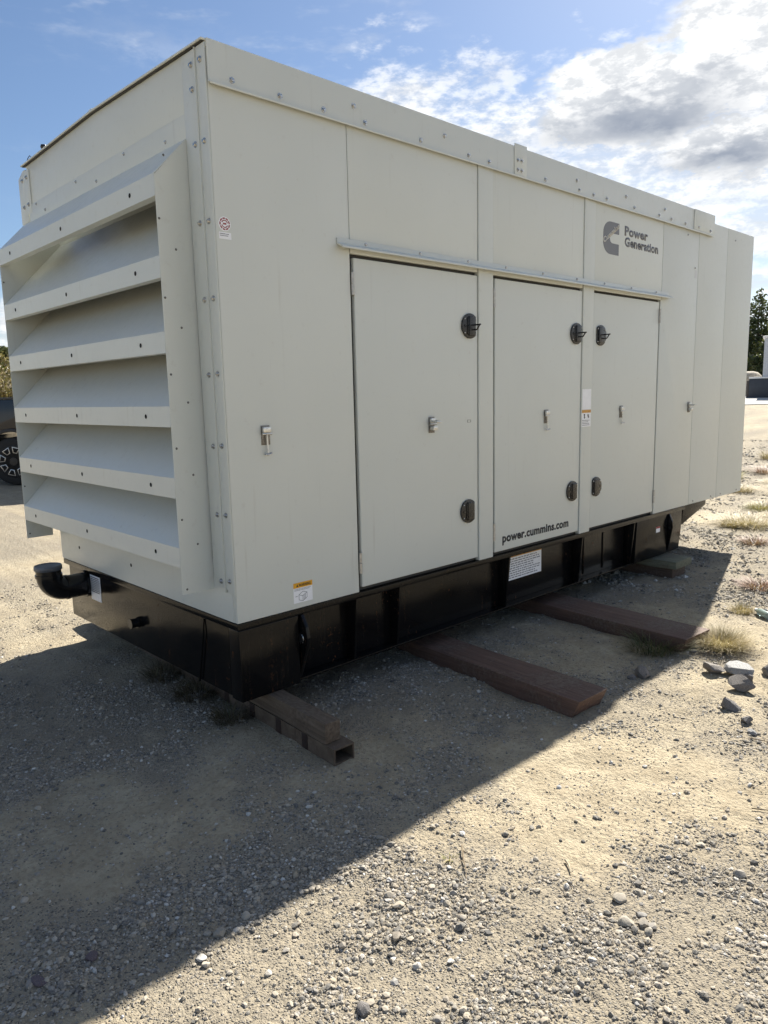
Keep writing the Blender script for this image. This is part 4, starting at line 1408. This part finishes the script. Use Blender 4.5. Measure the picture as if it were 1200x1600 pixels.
cpart('base', box('base', 0.12, 8.4, 0.0, 2.6, 0.0, 1.08, 0.02), NAVY)
cpart('base_end', box('base_end', 0.0, 0.115, 0.1, 2.5, 0.05, 1.0, 0.02), simple('far_rust', (0.10, 0.085, 0.075), 0.7))
cpart('sill', box('sill', 0.10, 8.42, -0.03, 2.63, 1.083, 1.17, 0.01), WHITEP)
for k in range(14):
    x0 = 0.75 + k * 0.55
    cpart('panel', box('panel', x0, x0 + 0.53, 0.06 if k % 2 else 0.085, 0.16, 1.173, 3.20, 0.01), GREYP)
cpart('wall', box('wall', 0.77, 8.32, 0.165, 2.5, 1.173, 3.195, 0.0), GREYP)
cpart('roof', box('roof', 0.66, 8.42, -0.02, 2.6, 3.203, 3.30, 0.02), WHITEP)
# concrete pad below it
CONC = simple('pale_concrete', (0.50, 0.48, 0.43), 0.85, 0.0, 0.10, 1.2)
padv = []
for a, b in ((33.5, 14.0), (33.5, 34.0), (46.0, 34.0), (46.0, 14.0)):
    q = pos(a, b); padv.append((q[0], q[1], q[2] + 0.03))
pm = bpy.data.meshes.new('concrete_pad')
pm.from_pydata(padv + [(a, b, c - 0.4) for a, b, c in padv], [], [(0, 1, 2, 3), (7, 6, 5, 4), (0, 4, 5, 1), (1, 5, 6, 2), (2, 6, 7, 3), (3, 7, 4, 0)])
pad = obj('concrete_pad', pm, CONC)
pad['kind'] = 'structure'
ROCK_S = make_rock_mat('boulder_sand', (0.30, 0.26, 0.20), (0.46, 0.41, 0.33))
for (dd, rr, s, lab) in ((43.5, 21.3, 1.15, 'sandy boulder behind the far enclosure base'), (45.0, 20.2, 0.9, 'smaller pale boulder left of the sandy boulder')):
    q = pos(dd, rr)
    o = obj('boulder', rock_mesh('boulder', int(dd * 10), 10, 3, 0.01), ROCK_S, None, (q[0], q[1], q[2] + 0.6 * s), (0.2, 0.1, 1.0), (s, s * 0.8, s * 0.75))
    tag(o, lab, 'boulder')

# --- pickup on the left
BLACKCAR = simple('black_car_paint', (0.010, 0.012, 0.018), 0.12, 0.0, 0.1, 1.0)
GLASS = simple('dark_glass', (0.02, 0.022, 0.025), 0.06)
TYRE = simple('tyre_rubber', (0.016, 0.016, 0.016), 0.8, 0.0, 0.2, 60)
RIMD = simple('rim_dark', (0.02, 0.02, 0.022), 0.35, 0.4)
RIMS = simple('rim_silver', (0.42, 0.42, 0.42), 0.3, 0.8)
LAMPR = simple('tail_lamp_red', (0.30, 0.01, 0.01), 0.2)
CHROME = simple('chrome', (0.75, 0.75, 0.75), 0.12, 1.0)
tx, ty, tz = pos(12.85, -6.44)
truck = empty('pickup_truck', (tx, ty, tz), YAW)
truck.scale = (-1, 1, 1)
tag(truck, 'black pickup truck parked behind the louvred end', 'pickup truck')


def tpart(name, me, mat, parent=None):
    o = obj(name, me, mat)
    o.parent = parent or truck
    return o


RW, FWX, WR = 0.0, -3.65, 0.42           # rear axle at the origin
prof = [(-4.72, 0.62), (-4.78, 0.95), (-4.66, 1.22), (-4.45, 1.32), (-3.05, 1.44), (-2.15, 1.98), (-0.95, 2.00), (-0.72, 1.50), (1.12, 1.50), (1.16, 0.72), (1.10, 0.62)]
def arch(cx, r0):
    return [(cx + math.cos(a) * r0, 0.43 + math.sin(a) * r0) for a in [math.radians(20 + 14 * k) for k in range(11)]]
lowr = [(0.53, 0.55)] + arch(0.0, 0.53) + [(-0.53, 0.50)] + [(-3.12, 0.50)] + arch(FWX, 0.53) + [(-4.18, 0.55)]
tpart('body', prism('body', prof + lowr, 'y', 0.0, 1.95, 0.012), BLACKCAR)
tpart('bed_rail', box('bed_rail', -0.70, 1.10, -0.012, 0.06, 1.503, 1.535, 0.008), simple('rail_trim', (0.03, 0.03, 0.032), 0.4))
for s, y0 in ((-1, -0.006), (1, 1.951)):
    tpart('side_window', prism('side_window', [(-2.72, 1.47), (-2.12, 1.88), (-1.70, 1.90), (-1.70, 1.48)], 'y', y0, y0 + 0.005), GLASS)
    tpart('side_window', prism('side_window', [(-1.62, 1.48), (-1.62, 1.90), (-1.06, 1.90), (-0.90, 1.50)], 'y', y0, y0 + 0.005), GLASS)
tpart('fender_flare', prism('fender_flare', [(math.cos(a) * 0.57, 0.43 + math.sin(a) * 0.57) for a in [math.radians(15 * k) for k in range(0, 13)]] + [(math.cos(a) * 0.515, 0.43 + math.sin(a) * 0.515) for a in [math.radians(180 - 15 * k) for k in range(0, 13)]], 'y', -0.03, 0.01, 0.005), simple('flare_plastic', (0.018, 0.018, 0.019), 0.5))
tpart('bumper', box('bumper', 1.165, 1.30, 0.1, 1.85, 0.58, 0.78, 0.03), CHROME)
tpart('bumper', box('bumper', -4.92, -4.79, 0.05, 1.9, 0.55, 0.80, 0.03), CHROME)
tpart('tail_lamp', box('tail_lamp', 1.08, 1.175, -0.01, 0.12, 1.0, 1.40, 0.01), LAMPR)
tpart('headlight', box('headlight', -4.80, -4.60, -0.01, 0.35, 0.98, 1.18, 0.02), GLASS)
tpart('door_handle', box('door_handle', -1.95, -1.75, -0.03, -0.001, 1.20, 1.235, 0.008), CHROME)
tpart('mirror', box('mirror', -2.95, -2.75, -0.26, -0.001, 1.42, 1.62, 0.03), BLACKCAR)
for cx in (0.0, FWX):
    for side in (0, 1):
        yb = -0.02 if side == 0 else 1.97
        sg = 1 if side == 0 else -1
        tyre = lathe('wheel', [(0.20, 0.0), (0.29, -0.004), (0.36, 0.0), (0.405, 0.02), (WR, 0.06), (WR, 0.22), (0.40, 0.26), (0.30, 0.27), (0.2, 0.27)], 'y', 40)
        w = tpart('wheel', tyre, TYRE)
        w.location = (cx, yb, 0.43)
        if side: w.rotation_euler = (0, 0, math.pi)
        rm = obj('rim', lathe('rim', [(0.275, 0.0), (0.28, -0.010), (0.268, -0.012), (0.255, 0.03), (0.08, 0.012), (0.07, -0.008), (0.0, -0.010)], 'y', 40), RIMD); rm.parent = w
        if side == 0:
            for k in range(8):
                a = 2 * math.pi * (k + 0.3) / 8
                def q4(r0, r1, h0, h1):
                    out = []
                    for r_0, hh in ((r0, -h0), (r1, -h1), (r1, h1), (r0, h0)):
                        out.append((math.cos(a) * r_0 - math.sin(a) * hh, math.sin(a) * r_0 + math.cos(a) * hh))
                    return out
                fr = obj('rim_window', prism('rim_window', q4(0.145, 0.250, 0.035, 0.070), 'y', 0.004, -0.006, 0.004), RIMS); fr.parent = w
                ins = obj('rim_window', prism('rim_window', q4(0.158, 0.236, 0.026, 0.053), 'y', -0.002, -0.0075, 0.002), HOLE); ins.parent = w

# --- vegetation
LEAF_D = make_leaf('leaf_dark', [(0.0, (0.022, 0.038, 0.014)), (0.5, (0.045, 0.065, 0.022)), (1.0, (0.085, 0.105, 0.035))], 0.2)
LEAF_M = make_leaf('leaf_mid', [(0.0, (0.045, 0.062, 0.018)), (0.5, (0.085, 0.105, 0.032)), (1.0, (0.16, 0.165, 0.055))], 0.25)
LEAF_Y = make_leaf('leaf_yellow', [(0.0, (0.12, 0.105, 0.045)), (0.5, (0.21, 0.165, 0.075)), (1.0, (0.31, 0.235, 0.12))], 0.25)
BARK = simple('bark', (0.10, 0.08, 0.065), 0.9, 0.0, 0.3, 6.0, 0.5)


def leaf_cloud(name, centres, radii, n, size, seed, flat=0.75):
    r = np.random.default_rng(seed)
    centres = np.array(centres); radii = np.array(radii)
    w = radii ** 2.2; w = w / w.sum()
    pick = r.choice(len(centres), n, p=w)
    d = r.normal(0, 1, (n, 3)); d /= np.linalg.norm(d, axis=1)[:, None]
    rad = radii[pick] * (r.uniform(0.25, 1.0, n) ** 0.5)
    P = centres[pick] + d * rad[:, None] * np.array([1, 1, flat])
    nrm = r.normal(0, 1, (n, 3)) + d * 0.7 + np.array([0, 0, 0.4]); nrm /= np.linalg.norm(nrm, axis=1)[:, None]
    t1_ = np.cross(nrm, r.normal(0, 1, (n, 3))); t1_ /= np.linalg.norm(t1_, axis=1)[:, None]
    t2_ = np.cross(nrm, t1_)
    s = size * r.uniform(0.5, 1.4, n)[:, None]
    Vv = np.stack([P - t1_ * s, P - t2_ * s * 0.55 , P + t1_ * s, P + t2_ * s * 0.55], 1).reshape(-1, 3)
    Ff = np.arange(n * 4).reshape(-1, 4)
    return np_mesh(name, Vv, Ff, False)


def tree(depth, right, height, kind, label, mat, seed, n=5200, size=0.15):
    x, y, z = pos(depth, right)
    r = random.Random(seed)
    t = empty('tree', (x, y, z - 0.1))
    tag(t, label, 'tree', 'trees beyond the yard')
    H = height
    trunk = [(0, 0, 0)]
    for k in range(1, 7):
        trunk.append((r.uniform(-0.05, 0.05) * H * 0.3, r.uniform(-0.05, 0.05) * H * 0.3, H * 0.86 * k / 6))
    ms = [tube('trunk', trunk, 0.1, 8, True, [H * 0.022 * (1 - 0.13 * i) for i in range(7)])]
    cs, rs = [], []
    if kind == 'conifer':
        for k in range(40):
            f = k / 39
            hz = H * (0.18 + 0.80 * f)
            sp = H * 0.20 * (1 - f) ** 0.8 + 0.12
            a = k * 2.4
            c = (math.cos(a) * sp * 0.8, math.sin(a) * sp * 0.8, hz)
            cs.append(c); rs.append(sp * 0.55 + 0.12)
            if k % 3 == 0: ms.append(tube('limb', [(0, 0, hz - 0.1), (c[0], c[1], hz + 0.05)], 0.03, 5, True, [H * 0.008, H * 0.003]))
    else:
        for k in range(26):
            a = r.uniform(0, 6.28); f = r.uniform(0.12, 1.0)
            sp = H * 0.30 * math.sin(min(1, f * 1.1 + 0.12) * math.pi) ** 0.6 * r.uniform(0.3, 1.0)
            c = (math.cos(a) * sp, math.sin(a) * sp, H * (0.16 + 0.74 * f))
            cs.append(c); rs.append(H * r.uniform(0.08, 0.16))
            if k % 2 == 0: ms.append(tube('limb', [(0, 0, c[2] * 0.6), (c[0] * 0.5, c[1] * 0.5, c[2] * 0.85), c], 0.03, 5, True, [H * 0.010, H * 0.006, H * 0.002]))
    tr = obj('trunk', merge('trunk', ms), BARK); tr.parent = t
    cr = obj('crown', leaf_cloud('crown', cs, rs, n, size, seed), mat); cr.parent = t
    return t


tree(60.0, 30.2, 7.8, 'conifer', 'dark pointed evergreen rising behind the far right corner of the generator', LEAF_D, 11, 6500, 0.13)
tree(56.0, 29.7, 5.4, 'broad', 'yellowish green bushy tree right of the pointed evergreen', LEAF_M, 12, 6500, 0.13)
tree(54.0, 28.2, 4.3, 'broad', 'low dark tree in front of the pointed evergreen', LEAF_D, 13, 5000, 0.13)
tree(52.0, -27.5, 5.2, 'conifer', 'dark evergreen left of the louvred end', LEAF_D, 21, 5000, 0.13)
tree(50.0, -25.0, 4.4, 'broad', 'green broad tree behind the pickup', LEAF_M, 22, 5000, 0.13)
# scrub bank behind the pickup
bx_ = np.linspace(-34, -6, 57); by_ = np.linspace(22, 40, 37)
BX, BY = np.meshgrid(bx_, by_, indexing='ij')
WX = CAM_POS.x + VIEW.x * BY + RIGHT.x * BX
WY = CAM_POS.y + VIEW.y * BY + RIGHT.y * BX
prof_ = np.clip((BY - 22) / 8, 0, 1) * np.clip((40 - BY) / 6, 0, 1) * np.clip((BX + 34) / 3, 0, 1) * np.clip((-6 - BX) / 5, 0, 1)
BZ = ground_h(WX, WY) - 0.15 + prof_ ** 0.7 * (1.5 + 0.9 * (fbm(WX * 0.35, WY * 0.35, 44, 4) - 0.5))
bi = np.arange(BX.size).reshape(BX.shape)
bank_o = obj('bank', np_mesh('bank', np.stack([WX, WY, BZ], -1).reshape(-1, 3), np.stack([bi[:-1, :-1], bi[:-1, 1:], bi[1:, 1:], bi[1:, :-1]], -1).reshape(-1, 4)), simple('bank_soil', (0.30, 0.24, 0.15), 0.95, 0.0, 0.3, 3.0, 1.0))
bank_o['kind'] = 'structure'
labs = ['yellow brown scrub bush on the bank behind the pickup', 'olive bush on the bank, left of the scrub bush', 'straw coloured brush low on the bank near the pickup', 'pale green bush on top of the bank']
for k, (dd, rr, s, mt) in enumerate(((27.5, -14.0, 1.3, LEAF_Y), (28.5, -15.6, 1.5, LEAF_M), (25.5, -12.9, 1.0, LEAF_Y), (31.0, -15.8, 1.6, LEAF_Y))):
    q = pos(dd, rr)
    rr2 = random.Random(60 + k)
    cs = [(rr2.uniform(-1.5, 1.5) * s, rr2.uniform(-1, 1) * s, rr2.uniform(0.2, 1.0) * s) for _ in range(12)]
    t = empty('bush', (q[0], q[1], q[2] + 0.9)); tag(t, labs[k], 'bush')
    c1_ = obj('foliage', leaf_cloud('foliage', cs, [0.55 * s] * 12, 3200, 0.075, 70 + k), mt); c1_.parent = t
    st = obj('stem', merge('stem', [tube('s', [(0, 0, -0.6), (c[0] * 0.4, c[1] * 0.4, c[2] * 0.5), c], 0.02, 5) for c in cs[:6]]), BARK); st.parent = t
# distant wood: one mass on the horizon
cs, rs = [], []
rw = random.Random(5)
for k in range(330):
    a = math.radians(-52 + 104 * k / 329)
    dd = rw.uniform(96, 118)
    dirw = VIEW * math.cos(a) + RIGHT * math.sin(a)
    x = CAM_POS.x + dirw.x * dd; y = CAM_POS.y + dirw.y * dd
    hgt = rw.uniform(2.0, 4.6)
    z = float(ground_h(x, y))
    for j in range(3):
        cs.append((x + rw.uniform(-2, 2), y + rw.uniform(-2, 2), z + hgt * (0.2 + 0.3 * j))); rs.append(rw.uniform(1.3, 2.4))
wood = obj('woods', leaf_cloud('woods', cs, rs, 90000, 0.42, 99), LEAF_D)
tag(wood, 'distant belt of dark woods along the horizon', 'woods', kind='stuff')
